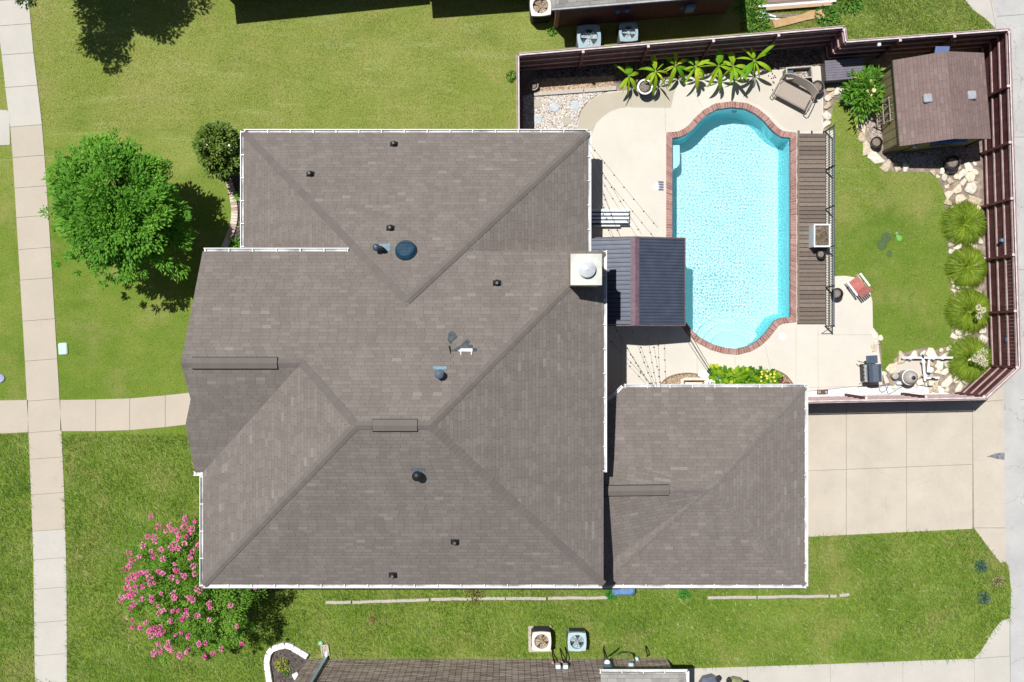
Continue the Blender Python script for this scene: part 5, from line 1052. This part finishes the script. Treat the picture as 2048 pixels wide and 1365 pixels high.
def strips(P0, az, L, wid, rise, droop, seg=5, mat=None, name='leaves', parent=None, tint=None, fold=0, wprof=None):
    """arching strap leaves as strips; arrays per leaf"""
    n_ = len(P0); ts = np.linspace(0, 1, seg + 1); wprof = wprof or (lambda t: np.sin(np.pi * min(1, .12 + t * .88)) ** .6 if t < 1 else .02); V = []; dirx = np.stack([np.cos(az), np.sin(az)], 1); sd = np.stack([-dirx[:, 1], dirx[:, 0]], 1)
    for t in ts:
        r_ = L * t * (1 - .12 * t); z_ = L * (rise * t - droop * t * t); c_ = np.concatenate([P0[:, :2] + dirx * r_[:, None], (P0[:, 2] + z_)[:, None]], 1); w_ = wid * wprof(t) / 2
        if fold: V += [np.concatenate([c_[:, :2] + sd * w_[:, None], (c_[:, 2] - w_ * fold)[:, None]], 1), c_, np.concatenate([c_[:, :2] - sd * w_[:, None], (c_[:, 2] - w_ * fold)[:, None]], 1)]
        else: V += [np.concatenate([c_[:, :2] + sd * w_[:, None], c_[:, 2:]], 1), np.concatenate([c_[:, :2] - sd * w_[:, None], c_[:, 2:]], 1)]
    k = 3 if fold else 2; V = np.stack(V, 1); m_ = V.shape[1]; F = []; base = (np.arange(n_) * m_)[:, None]
    for s_ in range(seg):
        for j in range(k - 1): a = s_ * k + j; F.append(base + np.array([a, a + 1, a + 1 + k, a + k]))
    F = np.concatenate(F, 0); tt2 = np.tile(tint, seg * (k - 1)) if tint is not None else None
    return np_mesh(name, V.reshape(-1, 3), F, mat, parent, tt2, smooth=True)
# banana plants
mban = leafmat('banana_leaf', (.12, .34, .012), (.34, .54, .02), (.66, .66, .06), .4); mst = plain('banana_stalk', (.25, .30, .08), .7, .3, 8); g = np.random.default_rng(8)
BP = [(1258, 153, .9, 7), (1311, 144, 1.15, 9), (1351, 132, 1.0, 8), (1391, 134, 1.05, 9), (1437, 133, 1.2, 8), (1466, 133, 1.1, 8), (1508, 122, 1.2, 9)]
BL = ['banana plant at the left end of the row, nearest the gravel', 'banana plant directly behind the white rimmed pot', 'banana plant third from the left along the north fence', 'banana plant left of the one with the tall upright leaf', 'banana plant with the largest upright leaf behind the pool', 'banana plant right of the one with the tall upright leaf', 'banana plant at the right end of the row by the trough']
for (x, y, z, k), lb in zip(BP, BL):
    c = W(x, y, z); f = thing('banana_plant', lb, 'banana plant', (c.x, c.y, 0), 0, 'banana plants along the north fence'); MB().tube([(c.x, c.y, 0), (c.x + .02, c.y, z * .6), (c.x, c.y, z + .05)], .075, 10, .04).build('stalk', mst, f, smooth=50)
    az = np.concatenate([np.arange(k) * 2.4 + g.uniform(0, 6.3) + g.normal(0, .2, k), g.uniform(-2.3, -.8, 3)]); n_ = len(az); L = g.uniform(.5, 1.05, n_) * (1.1 if x in (1437, 1508) else .95); wd_ = g.choice([.05, .09, .16], n_) * g.uniform(.85, 1.1, n_)
    az[:1] = 1.6 + g.uniform(-.3, .3); wd_[0] = .3 if x in (1437, 1258) else .16
    for i in range(n_):
        strips(np.array([[c.x, c.y, z]]), az[i:i + 1], L[i:i + 1], wd_[i:i + 1], np.array([g.uniform(.1, 1.2)]), np.array([g.uniform(.5, 1.6)]), 9, mban, 'leaf', f, np.array([g.random()]), fold=.35, wprof=lambda t: .18 if t < .14 else (math.sin(math.pi * ((t - .12) / .88) ** .8) ** .55 + .03 if t < 1 else .02))
# big grass clumps by the east fence
mgr = leafmat('clump_blade', (.05, .11, .01), (.26, .39, .028), (.60, .60, .11), .32); g = np.random.default_rng(9)
OG = [(1938, 446, 1.0, 'uppermost of the big yellow green grass clumps by the east fence'), (1943, 534, .92, 'second grass clump from the shed, without plumes'), (1947, 622, 1.03, 'third grass clump from the shed, with a few small white plumes'), (1948, 720, 1.06, 'last grass clump near the corner fence, with large cream plumes')]
for i, (x, y, r, lb) in enumerate(OG):
    c = W(x, y, .5); f = thing('grass_clump', lb, 'ornamental grass', (c.x, c.y, 0), 0, 'ornamental grasses along the east fence'); n_ = 2600; a = g.uniform(0, 2 * math.pi, n_); rb = .22 * np.sqrt(g.random(n_)); P0 = np.stack([c.x + rb * np.cos(a), c.y + rb * np.sin(a), np.full(n_, .05)], 1); az = a + g.normal(0, .7, n_); lean = g.random(n_) ** .7
    L = r * (.55 + .62 * lean) * g.uniform(.85, 1.1, n_); strips(P0, az, L, np.full(n_, .02), 1.9 - .9 * lean + 0 * L, 1.35 + .05 * lean + 0 * L, 6, mgr, 'blades', f, np.clip(g.normal(.5, .25, n_), 0, 1), wprof=lambda t: 1 - t * .8)
    if i >= 2:
        pm = plain('plume_cream', (.72, .68, .50), .9, .1)
        for (dx, dy, s) in ([(-.1, .12, .07), (.08, .0, .07), (-.08, -.22, .10)] if i == 2 else [(.05, .28, .18), (-.25, .08, .12), (-.05, .02, .16), (.10, -.10, .14)]):
            k = 160; u = unit(k); P_ = np.array([c.x + dx, c.y + dy, 1.15]) + u * np.array([s, s * 1.1, .08]) * (g.random(k) ** .5)[:, None]; V, F = cards(P_, u, unit(k), .07, .03); np_mesh('plume', V, F, pm, f, np.full(k, .5))
# leafy shrub by the shed
c = W(1738, 192, .8); f = thing('leafy_shrub', 'broad leaved green shrub with pale yellow blossoms beside the shed', 'shrub', (c.x, c.y, 0)); msh = leafmat('shrub_leaf', (.04, .14, .015), (.13, .32, .03), (.5, .55, .06), .3)
cs = crown(f, 'foliage', (c.x, c.y + .1, .7), (.62, 1.10, .6), 70, 18, .26, .08, msh, .22, zlow=-.2, seed=51, shell=.3); crown(f, 'foliage', (c.x - .35, c.y + .2, .5), (.6, .7, .45), 35, 20, .26, .09, msh, .22, zlow=-.2, seed=52, shell=.3); limbs(f, (c.x, c.y, 0), (c.x, c.y, .5), cs, .03, 18, 6)
for i in range(9): p = cs[i * 7]; p = (p[0], p[1], p[2] + .18); flower(f, p, .11, plain('peach_petal', (.75, .60, .32), .7, .1), n_=10)
# vine bed
f = thing('sweet_potato_vine', 'lime green leafy vine filling the bed above the garage gutter', 'plant', W(1480, 755)); mv = leafmat('vine_leaf', (.04, .17, .012), (.26, .46, .015), (.58, .62, .04), .35); g = np.random.default_rng(12); poly = [g2(*p) for p in [(1412, 742), (1425, 734), (1450, 736), (1466, 744), (1484, 736), (1520, 736), (1546, 740), (1552, 748), (1552, 790), (1432, 790)]]; P_ = []
while len(P_) < 620:
    p = g2(g.uniform(1410, 1555), g.uniform(732, 792))
    if inside(np.array([[p.x, p.y]]), poly)[0]: P_.append((p.x, p.y, g.uniform(.15, .42)))
P_ = np.array(P_); n_ = len(P_); D = unit(n_) * .7; D[:, 2] = abs(D[:, 2]) * .4; nn = unit(n_) * .35; nn[:, 2] += 1; t = np.clip(g.random(n_) * .8 + .35 * (g.random(n_) > .8) - .25 * (P_[:, 0] > W(1500, 0).x), 0, 1); V, F = cards(P_, D, nn, g.uniform(.16, .28, n_), g.uniform(.14, .22, n_)); np_mesh('leaves', V, F, mv, f, t)
for i in range(14): p = W(g.uniform(1520, 1550), g.uniform(742, 765), .48); flower(f, p, .06, plain('yellow_petal', (.75, .66, .12), .7, .1))
# yuccas by the front bed, weeds and small plants
def yucca(x, y, r, lb, n_=34, seed=1, mat=None, name='yucca'):
    g = np.random.default_rng(seed); c = W(x, y, .1); f = thing(name, lb, 'plant', (c.x, c.y, 0)); az = np.arange(n_) * 2.4; L = r * g.uniform(.6, 1.1, n_); strips(np.tile([c.x, c.y, .05], (n_, 1)), az, L, np.full(n_, .06), g.uniform(.4, 1.6, n_), g.uniform(.4, .9, n_), 4, mat or leafmat('yucca_leaf', (.05, .20, .03), (.22, .42, .06), (.55, .58, .22)), 'leaves', f, g.random(n_), fold=.3, wprof=lambda t: (1 - t) ** .6 + .05); return f
ml = leafmat('yucca_leaf', (.05, .20, .03), (.22, .42, .06), (.55, .58, .22))
yucca(471, 489, .46, 'yellow edged yucca in the front bed beside the white gutter', 30, 1, ml); yucca(484, 392, .50, 'spiky green yucca partly under the west gutter', 34, 2, ml); yucca(487, 455, .34, 'small spiky plant between the two yuccas', 18, 3, ml)
def tuft(x, y, r, n_, lb, mat, name='weed', seed=1, ll=.12, zc=.1):
    g = np.random.default_rng(seed); c = W(x, y, zc); f = thing(name, lb, 'plant', (c.x, c.y, 0)); u = g.normal(size=(n_, 3)); u /= np.linalg.norm(u, axis=1, keepdims=True); P_ = np.array([c.x, c.y, zc]) + u * np.array([r, r, .08]) * (g.random(n_) ** .5)[:, None]; P_[:, 2] = np.maximum(P_[:, 2], .03)
    nn = unit(n_) * .5; nn[:, 2] += 1; V, F = cards(P_, u + unit(n_) * .5 + np.array([0, 0, .4]), nn, ll, ll * .4); np_mesh('leaves', V, F, mat, f, g.random(n_)); return f
mw = leafmat('weed_leaf', (.04, .16, .02), (.12, .32, .04), (.30, .42, .08)); mblue = leafmat('blue_leaf', (.05, .12, .09), (.10, .20, .15), (.18, .28, .22)); mdry = leafmat('dry_leaf', (.25, .20, .10), (.42, .35, .2), (.5, .42, .25))
tuft(1104, 58, .20, 90, 'green weed at the corner of the dark brick wall', mw, seed=1); tuft(1024, 152, .22, 90, 'green weed outside the short west fence', mw, seed=2); tuft(1962, 1133, .22, 160, 'blue green ground plant near the alley, upper one', mblue, 'ground_plant', 3); tuft(1968, 1196, .22, 160, 'blue green ground plant near the alley, lower one', mblue, 'ground_plant', 4); tuft(1997, 1162, .22, 110, 'patch of dry stems between the two blue green plants', mdry, 'dry_plant', 5)
tuft(565, 1330, .28, 120, 'yellow green plant in the walled mulch bed', leafmat('bedplant', (.15, .22, .03), (.38, .42, .07), (.6, .6, .1)), 'bed_plant', 6, .14); tuft(572, 1344, .10, 60, 'small bright green plant in the walled mulch bed', mw, 'bed_plant', 7); tuft(950, 1188, .42, 260, 'straggly olive weed below the middle of the south gutter', leafmat('olive', (.12, .13, .03), (.26, .26, .07), (.42, .38, .14)), 'weed', 8)
tuft(1222, 1188, .22, 260, 'bright green low plant beside the blue tub', leafmat('clover', (.02, .20, .03), (.05, .32, .05), (.12, .42, .08)), 'ground_plant', 9, .09); tuft(1368, 1187, .22, 200, 'bright green low plant left of the pale timbers', leafmat('clover2', (.02, .20, .03), (.05, .32, .05), (.12, .42, .08)), 'ground_plant', 10, .09)
for i, (x, y, r) in enumerate([(1500, 12, .5), (1512, 44, .5), (1655, 30, .45), (1700, 3, .45)]): tuft(x, y, r * 1.1, 260, ['tall green weeds left of the lumber pile', 'tall green weeds left of the plywood sheet', 'tall green weeds right of the plywood sheet', 'tall green weeds right of the lumber pile'][i], mw, 'weed', 20 + i, .17)

# front bed: mulch and curved brick edging
edge = smooth_line([(451, 352), (460, 372), (466, 398), (469, 425), (466, 452), (458, 474), (446, 502)], 7)
sheet('mulch_bed', [g2(*p) for p in edge] + [g2(510, 502), g2(510, 352)], .02, M['mulch'])
eb = thing('brick_edging', 'curved pale brick edging of the front bed beside the west gutter', 'edging', W(466, 430)); mb = MB(); rr = random.Random(3); E2_ = [W(*p, .1) for p in smooth_line([(p.x, p.y) for p in edge[::1]], 2)]
Ls = [0]
for u, v in zip(E2_, E2_[1:]): Ls.append(Ls[-1] + (v - u).length)
def along(P_, Ls, s):
    for i in range(len(Ls) - 1):
        if Ls[i + 1] >= s: t = (s - Ls[i]) / (Ls[i + 1] - Ls[i]); return P_[i].lerp(P_[i + 1], t), (P_[i + 1] - P_[i]).normalized()
    return P_[-1], (P_[-1] - P_[-2]).normalized()
s = .06
while s < Ls[-1]: p, d = along(E2_, Ls, s); mb.bbox((p.x, p.y, 0), (.108, .27, .11 + rr.uniform(0, .008)), .012, rz=math.atan2(d.y, d.x), t=rr.random()); s += .115
mb.build('bricks', tinted('pale_edging_brick', [(.40, .29, .24), (.58, .47, .40), (.66, .58, .50)]), eb)
# walled flower bed at the bottom
sheet('mulch_bed', [g2(*p) for p in [(545, 1420), (538, 1345), (536, 1315), (545, 1300), (570, 1294), (598, 1305), (620, 1318), (640, 1420)]], .04, M['mulch'])
wb = thing('stone_edging', 'white block wall curving round the mulch bed at the bottom', 'edging', W(575, 1300)); mb = MB(); wl = [W(*p, .15) for p in smooth_line([(545, 1420), (542, 1385), (537, 1352), (534, 1325), (540, 1304), (555, 1295), (574, 1292), (592, 1300), (615, 1314)], 8)]; Ls2 = [0]
for u, v in zip(wl, wl[1:]): Ls2.append(Ls2[-1] + (v - u).length)
s = .12
while s < Ls2[-1]: w_ = rr.uniform(.24, .38); p, d = along(wl, Ls2, s + w_ / 2); mb.bbox((p.x, p.y, 0), (w_ - .012, .24, .20 + rr.uniform(0, .02)), .02, rz=math.atan2(d.y, d.x) + rr.uniform(-.03, .03), t=.8 + rr.random() * .2); s += w_
mb.build('blocks', tinted('white_block', [(.55, .52, .47), (.75, .73, .68), (.82, .80, .76)]), wb); o = MB().bbox(W(593, 1352, 0), (.26, .3, .12), .03, rz=.5).build('loose_block', tinted('white_block', [(.55, .52, .47), (.75, .73, .68), (.82, .80, .76)]), None, loc=W(593, 1352)); tag(o, 'loose white block lying in the mulch against the wall', 'block')
# gravel bed with fountain by the garage
tag(sheet('gravel_bed', BED, .035, M['soil']), kind='structure')
mb = MB(); c0 = [p for p in BED_PX[1:12]]; s_line = [W(*p, .06) for p in smooth_line(c0[0:6], 6)]; s_line2 = [W(*p, .06) for p in smooth_line([(1552, 741), (1570, 750), (1582, 763), (1590, 775)], 6)]
mb.tube(s_line, .03, 6); mb.tube(s_line2, .03, 6); tag(mb.build('bed_border', plain('rusty_border', (.30, .20, .13), .8, .3, 12), None, loc=W(1450, 760)), 'thin rusty curved border round the gravel bed', 'edging')
ft = thing('fountain_basin', 'cream stone basin half under the garage gutter', 'fountain', W(1388, 765, .1)); mb = MB(); cr_ = tinted('cream_stone', [(.60, .50, .36), (.78, .72, .62), (.82, .80, .76)], noise=8)
for x, y, a, b, h_ in ((1388, 758, 1.0, .12, .34), (1362, 770, .14, .5, .34), (1410, 768, .14, .45, .30), (1386, 772, .7, .3, .2)): mb.bbox(W(x, y, 0), (a, b, h_), .03, t=rr.random())
mb.build('basin', cr_, ft); ds = thing('gutter_slab', 'white folded downspout outlet lying between basin and vine', 'downspout', W(1425, 760, .1)); MB().bar(W(1400, 745, .12), W(1440, 772, .3), .30, .05).build('chute', M['white'], ds); MB().bbox(W(1428, 764, .05), (.5, .32, .3), .05).build('elbow', plain('white_elbow', (.70, .72, .78), .5), ds); MB().lathe(W(1437, 755, .35), [(.05, 0), (.05, .12), (.001, .13)], 10).build('knob', plain('blue_knob', (.08, .15, .35)), ds)

# ================================================================== STONES AND PEBBLES
def rock_mesh(seed, flat=.3):
    g = random.Random(seed); k = g.randint(6, 9); mb = MB(); A = sorted(g.uniform(0, 2 * math.pi) * .35 + 2 * math.pi * i / k for i in range(k)); rs_ = [g.uniform(.78, 1.08) for _ in A]; sx = g.uniform(.75, 1.15)
    rings = [(1.0, 0), (1.03, flat * .5), (.93, flat * .85), (.7, flat)]; v = []
    for q, z in rings: v += [(math.cos(a) * r * q * sx, math.sin(a) * r * q, z + g.uniform(-.03, .03) * (q < 1)) for a, r in zip(A, rs_)]
    f = [tuple(range(3 * k, 4 * k))]
    for j in range(3): f += [(j * k + i, j * k + (i + 1) % k, (j + 1) * k + (i + 1) % k, (j + 1) * k + i) for i in range(k)]
    mb.add(v, f, .5); return mb
protos = []
for i in range(14):
    mb = rock_mesh(i + 1); mb.t = [(i % 7) / 6] * len(mb.t); o = mb.build('border_stone', M['stone'], None); o.data.shade_smooth(); o.data.set_sharp_from_angle(angle=R(38)); protos.append(o)
used_first = set(); rr = random.Random(77)
def put_stone(x, y, r, label, group, z=.02, rz=None):
    i = rr.randrange(14); o = protos[i]
    if i in used_first: o = protos[i].copy(); COL.objects.link(o)
    used_first.add(i); o.location = W(x, y, 0).to_2d().to_3d() + Vector((0, 0, z)); s_ = r / S; o.scale = (s_ * rr.uniform(.9, 1.12), s_ * rr.uniform(.9, 1.12), min(.3, s_ * rr.uniform(1.0, 1.9))); o.rotation_euler = (0, 0, rr.uniform(0, 6.28) if rz is None else rz); return tag(o, label, 'stone', group)
def fill(poly, r0, r1, n_, label, group, gap=.80, placed=None, z=.02):
    placed = placed if placed is not None else []; xs_ = [p[0] for p in poly]; ys_ = [p[1] for p in poly]; c = 0; tries = 0
    while c < n_ and tries < 9000:
        tries += 1; x, y = rr.uniform(min(xs_), max(xs_)), rr.uniform(min(ys_), max(ys_)); r = rr.uniform(r0, r1) * (1 - .45 * tries / 9000)
        if not inside(np.array([[x, y]]), poly)[0]: continue
        if any((x - a) ** 2 + (y - b) ** 2 < ((r + q) * gap) ** 2 for a, b, q in placed): continue
        placed.append((x, y, r)); put_stone(x, y, r, label, group, z); c += 1
BORD = [(1660, 180, 8), (1672, 182, 9), (1684, 183, 8), (1693, 184, 8), (1700, 192, 8), (1655, 197, 7), (1707, 205, 10), (1712, 222, 9), (1716, 240, 11), (1720, 257, 11), (1725, 276, 11), (1736, 296, 13), (1751, 314, 13), (1772, 330, 11), (1790, 335, 9), (1808, 336, 9), (1653, 212, 9), (1652, 232, 9), (1652, 250, 8), (1697, 205, 8), (1664, 190, 7)]
ORD = 'first second third fourth fifth sixth seventh eighth ninth tenth eleventh twelfth thirteenth fourteenth fifteenth sixteenth seventeenth eighteenth nineteenth twentieth'.split()
b1 = sorted([b for b in BORD if b[0] > 1690 and b[1] > 200], key=lambda b: b[1] + b[0] * .3); b2 = sorted([b for b in BORD if not (b[0] > 1690 and b[1] > 200)], key=lambda b: b[0] - b[1] * .2)
for i, (x, y, r) in enumerate(b1): put_stone(x, y, r * 1.2, ORD[i] + ' limestone rock from the storage box, in the border round the shed', 'limestone border west of the shed')
for i, (x, y, r) in enumerate(b2): put_stone(x, y, r * 1.12, ORD[i] + ' rock from the left in the row below the storage box', 'limestone row beside the pool deck')
pl = []
fill([(1856, 336), (1890, 338), (1925, 336), (1950, 325), (1952, 400), (1925, 412), (1905, 425), (1893, 412), (1897, 385), (1888, 358), (1860, 346)], 8, 15, 46, 'cream flagstone packed in the paving between the shed front and the grass clumps', 'flagstones between shed and grass clumps', placed=pl)
fill([(1893, 425), (1910, 425), (1916, 470), (1918, 560), (1924, 640), (1922, 700), (1905, 700), (1908, 640), (1904, 560), (1899, 480)], 7, 12, 34, 'pale flat stone along the lawn edge under the grass clumps', 'edge stones beneath the grass clumps', placed=pl)
fill([(1925, 400), (1955, 400), (1962, 480), (1965, 690), (1925, 690)], 8, 12, 26, 'pale flat stone half hidden between the grass clumps and the east fence', 'stones between clumps and east fence', placed=pl)
pl2 = [(1815, 748, 24), (1840, 728, 16)]
fill([(1780, 742), (1796, 716), (1830, 703), (1880, 700), (1915, 695), (1945, 740), (1935, 770), (1900, 780), (1868, 783), (1845, 775), (1785, 772)], 8, 15, 62, 'cream flagstone packed round the pool equipment by the south fence', 'flagstones round the pool equipment', placed=pl2)
for i, (x, y, r) in enumerate([(1748, 672, 8), (1760, 676, 6), (1752, 686, 8), (1747, 695, 9), (1768, 748, 6), (1771, 760, 8)]): put_stone(x, y, r, ORD[i] + ' rounded rock from the top along the patio edge by the grill', 'rocks at the patio edge by the grill', .03)
o = MB().prism([g2(*p) for p in [(1818, 312), (1868, 313), (1866, 330), (1820, 330)]], 0, .05).build('stone_slab', plain('grey_slab', (.32, .32, .33), .8, .15), None, loc=W(1842, 321)); tag(o, 'grey stone slab in the shade below the shed window', 'stone slab')

def pebbles(name, poly, n_, r0, r1, mat, z0, label=None):
    poly = [g2(*p) for p in poly]; A = np.array([(p.x, p.y) for p in poly]); P_ = rng.uniform(A.min(0), A.max(0), (n_ * 3, 2)); P_ = P_[inside(P_, poly)][:n_]; k = len(P_); r = rng.uniform(r0, r1, k); a = rng.uniform(0, 6.28, k); sx = rng.uniform(.6, 1, k)
    ring = [np.stack([P_[:, 0] + r * np.cos(a + j * math.pi / 3) * (sx if j % 3 else 1), P_[:, 1] + r * np.sin(a + j * math.pi / 3) * (sx if j % 3 else 1), np.full(k, z0) + r * .15], 1) for j in range(6)]
    top = [np.stack([P_[:, 0] + r * .6 * np.cos(a + j * math.pi / 3), P_[:, 1] + r * .6 * np.sin(a + j * math.pi / 3), np.full(k, z0) + r * .8 + rng.uniform(0, .01, k)], 1) for j in range(6)]
    V = np.stack(ring + top, 1).reshape(-1, 3); b = (np.arange(k) * 12)[:, None]; F = [b + np.array([j, (j + 1) % 6, 6 + (j + 1) % 6, 6 + j]) for j in range(6)] + [b + np.array([6, 7, 8, 9]), b + np.array([6, 9, 10, 11])]
    o = np_mesh(name, V, np.concatenate(F), mat, None, np.tile(rng.random(k), 8), smooth=True); return tag(o, label, kind='stuff')
pebbles('white_gravel', [(1046, 192), (1068, 190), (1166, 184), (1215, 182), (1190, 192), (1170, 208), (1157, 230), (1152, 262), (1046, 262)], 6500, .018, .045, M['pebble'], .02)
pebbles('tan_gravel', [(1068, 172), (1090, 158), (1228, 152), (1226, 176), (1070, 188)], 3800, .018, .04, M['pebble_tan'], .02)
pebbles('bark_mulch', [(1075, 158), (1075, 135), (1300, 118), (1640, 100), (1645, 132), (1560, 139), (1440, 150), (1265, 164), (1230, 165), (1230, 152)], 5000, .02, .05, tinted('bark_chips', [(.05, .04, .035), (.14, .10, .08), (.30, .25, .22)]), .02)
pebbles('bed_gravel', BED_PX[1:-1], 2600, .014, .03, M['pebble_tan'], .04)
pebbles('white_chips', [(1650, 783), (1764, 773), (1860, 774), (1862, 784), (1652, 796)], 2600, .015, .035, tinted('white_chip', [(.6, .6, .62), (.8, .8, .82)]), .035)
pebbles('shed_chips', [(1768, 312), (1900, 296), (1945, 290), (1948, 325), (1880, 334), (1790, 332)], 2200, .02, .045, tinted('shed_chips', [(.12, .10, .09), (.35, .30, .27), (.5, .46, .42)]), .02)
pebbles('shed_chips', [(1722, 232), (1764, 222), (1767, 300), (1750, 296), (1738, 270)], 1500, .02, .04, tinted('shed_chips2', [(.22, .17, .15), (.42, .35, .30), (.55, .49, .44)]), .02)
SS = [(1109, 216, 0, 'round pale stepping stone left of the other round one on the gravel'), (1150, 213, 0, 'round pale stepping stone nearest the curved walkway'), (1075, 241, 0, 'round pale stepping stone nearest the short west fence'), (1074, 208, 1, 'square tan stepping stone beside the left sleeper'), (1133, 243, 1, 'square tan stepping stone turned at an angle on the gravel')]
for i, (x, y, q, lb) in enumerate(SS):
    if q: o = MB().bbox(W(x, y, 0), (.34, .34, .075), .02, rz=.1 if i == 3 else .5).build('stepping_stone', M['patio_tan'], None, loc=W(x, y))
    else: o = MB().lathe(W(x, y, 0), [(.185, 0), (.185, .065), (.17, .08), (.001, .08)], 28).build('stepping_stone', plain('pale_disc_stone', (.50, .55, .58), .7, .1, 8), None, loc=W(x, y))
    tag(o, lb, 'stepping stone', 'stepping stones in the gravel bed')
nuts = [(1510, 150), (1545, 148), (1549, 152), (1547, 156), (1551, 155), (1543, 157), (1537, 152), (1548, 166), (1545, 180), (1546, 164)]
for x, y in nuts: o = MB().sphere(W(x, y, .075), .028, 8, 5).build('fallen_nut', M['black'], None, loc=W(x, y, .05)); tag(o, 'tiny dark seed pod lying on the patio left of the daybed', 'seed pod', 'dark seed pods on the patio')

# ================================================================== GRASS BLADES
def lawn_blades(name, n_, box, excl, hmin, hmax, wid, lean, mat, z0=.0, incl=None, bias=None, clump=0):
    P_ = np.stack([rng.uniform(box[0], box[2], n_), rng.uniform(box[1], box[3], n_)], 1); keep = np.ones(n_, bool)
    if incl is not None: keep &= inside(P_, incl)
    for e_ in excl: keep &= ~inside(P_, e_)
    P_ = P_[keep]; k = len(P_); wx_ = np.array([(x - 1024) / S for x in P_[:, 0]]) if False else (P_[:, 0] - 1024) / S; wy_ = (682.5 - P_[:, 1]) / S
    h = rng.uniform(hmin, hmax, k); a = rng.uniform(0, 2 * math.pi, k) if bias is None else rng.choice([bias, bias + math.pi], k, p=[.7, .3]) + rng.normal(0, .55, k); ln = h * lean * rng.uniform(.3, 1.2, k); dx, dy = np.cos(a), np.sin(a); w_ = wid * rng.uniform(.6, 1.2, k)
    B = np.stack([wx_, wy_, np.full(k, z0)], 1); T = B + np.stack([dx * ln, dy * ln, h], 1); Sd = np.stack([-dy, dx, np.zeros(k)], 1) * (w_ / 2)[:, None]
    V = np.stack([B - Sd, B + Sd, T], 1).reshape(-1, 3); F = np.arange(3 * k).reshape(-1, 3)
    pn = .5 + .25 * np.sin(wx_ * 1.7 + 2 * np.sin(wy_ * .9)) * np.sin(wy_ * 2.1 + 1.3) ; t = np.clip(pn * .8 + rng.random(k) * .5 - .12, 0, 1); t[rng.random(k) < .07] = 1
    o = np_mesh(name, V, F, mat, None, t); return tag(o, kind='stuff')
walkpoly = [(edge_at(LE, y), y) for y in range(-20, 1390, 60)] + [(edge_at(RE, y), y) for y in range(1370, -40, -60)]
EX = [walkpoly, [(-60, 801), (58, 799), (121, 799), (260, 796), (331, 790), (470, 775), (470, 835), (331, 856), (260, 862), (121, 864), (58, 864), (-60, 869)], [(-60, 220), (22, 220), (22, 292), (-60, 294)],
      [(1032, 262), (1032, 150), (1660, 95), (1690, 118), (1960, 96), (2100, 60), (2100, 740), (1975, 800), (1612, 812), (1612, 1060), (1040, 1060)], [(1540, 795), (2008, 760), (2012, 1122), (2002, 1126), (1947, 1061), (1540, 1077)], [p for p in AL if -100 < p[1] < 1500] + [(2021, 1400), (2200, 1400), (2200, -100)],
      [(1926, -100), (1930, 0), (1946, 22), (1970, 40), (1995, 62), (2010, -100)], [(560, 300), (1160, 300), (1160, 1100), (1510, 1100), (1510, 1080), (1540, 1080), (1540, 1110), (520, 1110), (520, 330)],
      [(616, 1316), (1340, 1316), (1340, 1500), (616, 1500)], [(1325, 1337), (1948, 1317), (1965, 1300), (2003, 1241), (2030, 1237), (2030, 1500), (1325, 1500)], [(530, 1500), (530, 1310), (548, 1292), (580, 1290), (618, 1314), (640, 1500)], [(1057, 1252), (1103, 1252), (1103, 1303), (1057, 1303)], [(450, 350), (470, 400), (470, 450), (448, 505), (560, 505), (560, 350)], [(1110, 55), (1452, 27), (1452, -60), (1110, -60)]]
lawn_blades('grass', 230000, (-30, -30, 2080, 900), EX, .02, .05, .014, 1.3, M['blade'])
lawn_blades('grass', 60000, (60, -30, 1040, 262), EX, .02, .06, .014, 1.4, M['blade_pale'])
lawn_blades('grass', 26000, (1480, -20, 1990, 90), EX, .05, .13, .018, 1.3, M['blade'], bias=2.2)
lawn_blades('long_grass', 210000, (-30, 870, 2060, 1400), EX, .07, .19, .019, 1.5, M['blade'], bias=2.15)
lawn_blades('grass', 70000, (1640, 180, 1920, 760), [OUT_PX], .02, .05, .012, 1.3, M['blade'], z0=.03, incl=BACK_LAWN_PX)
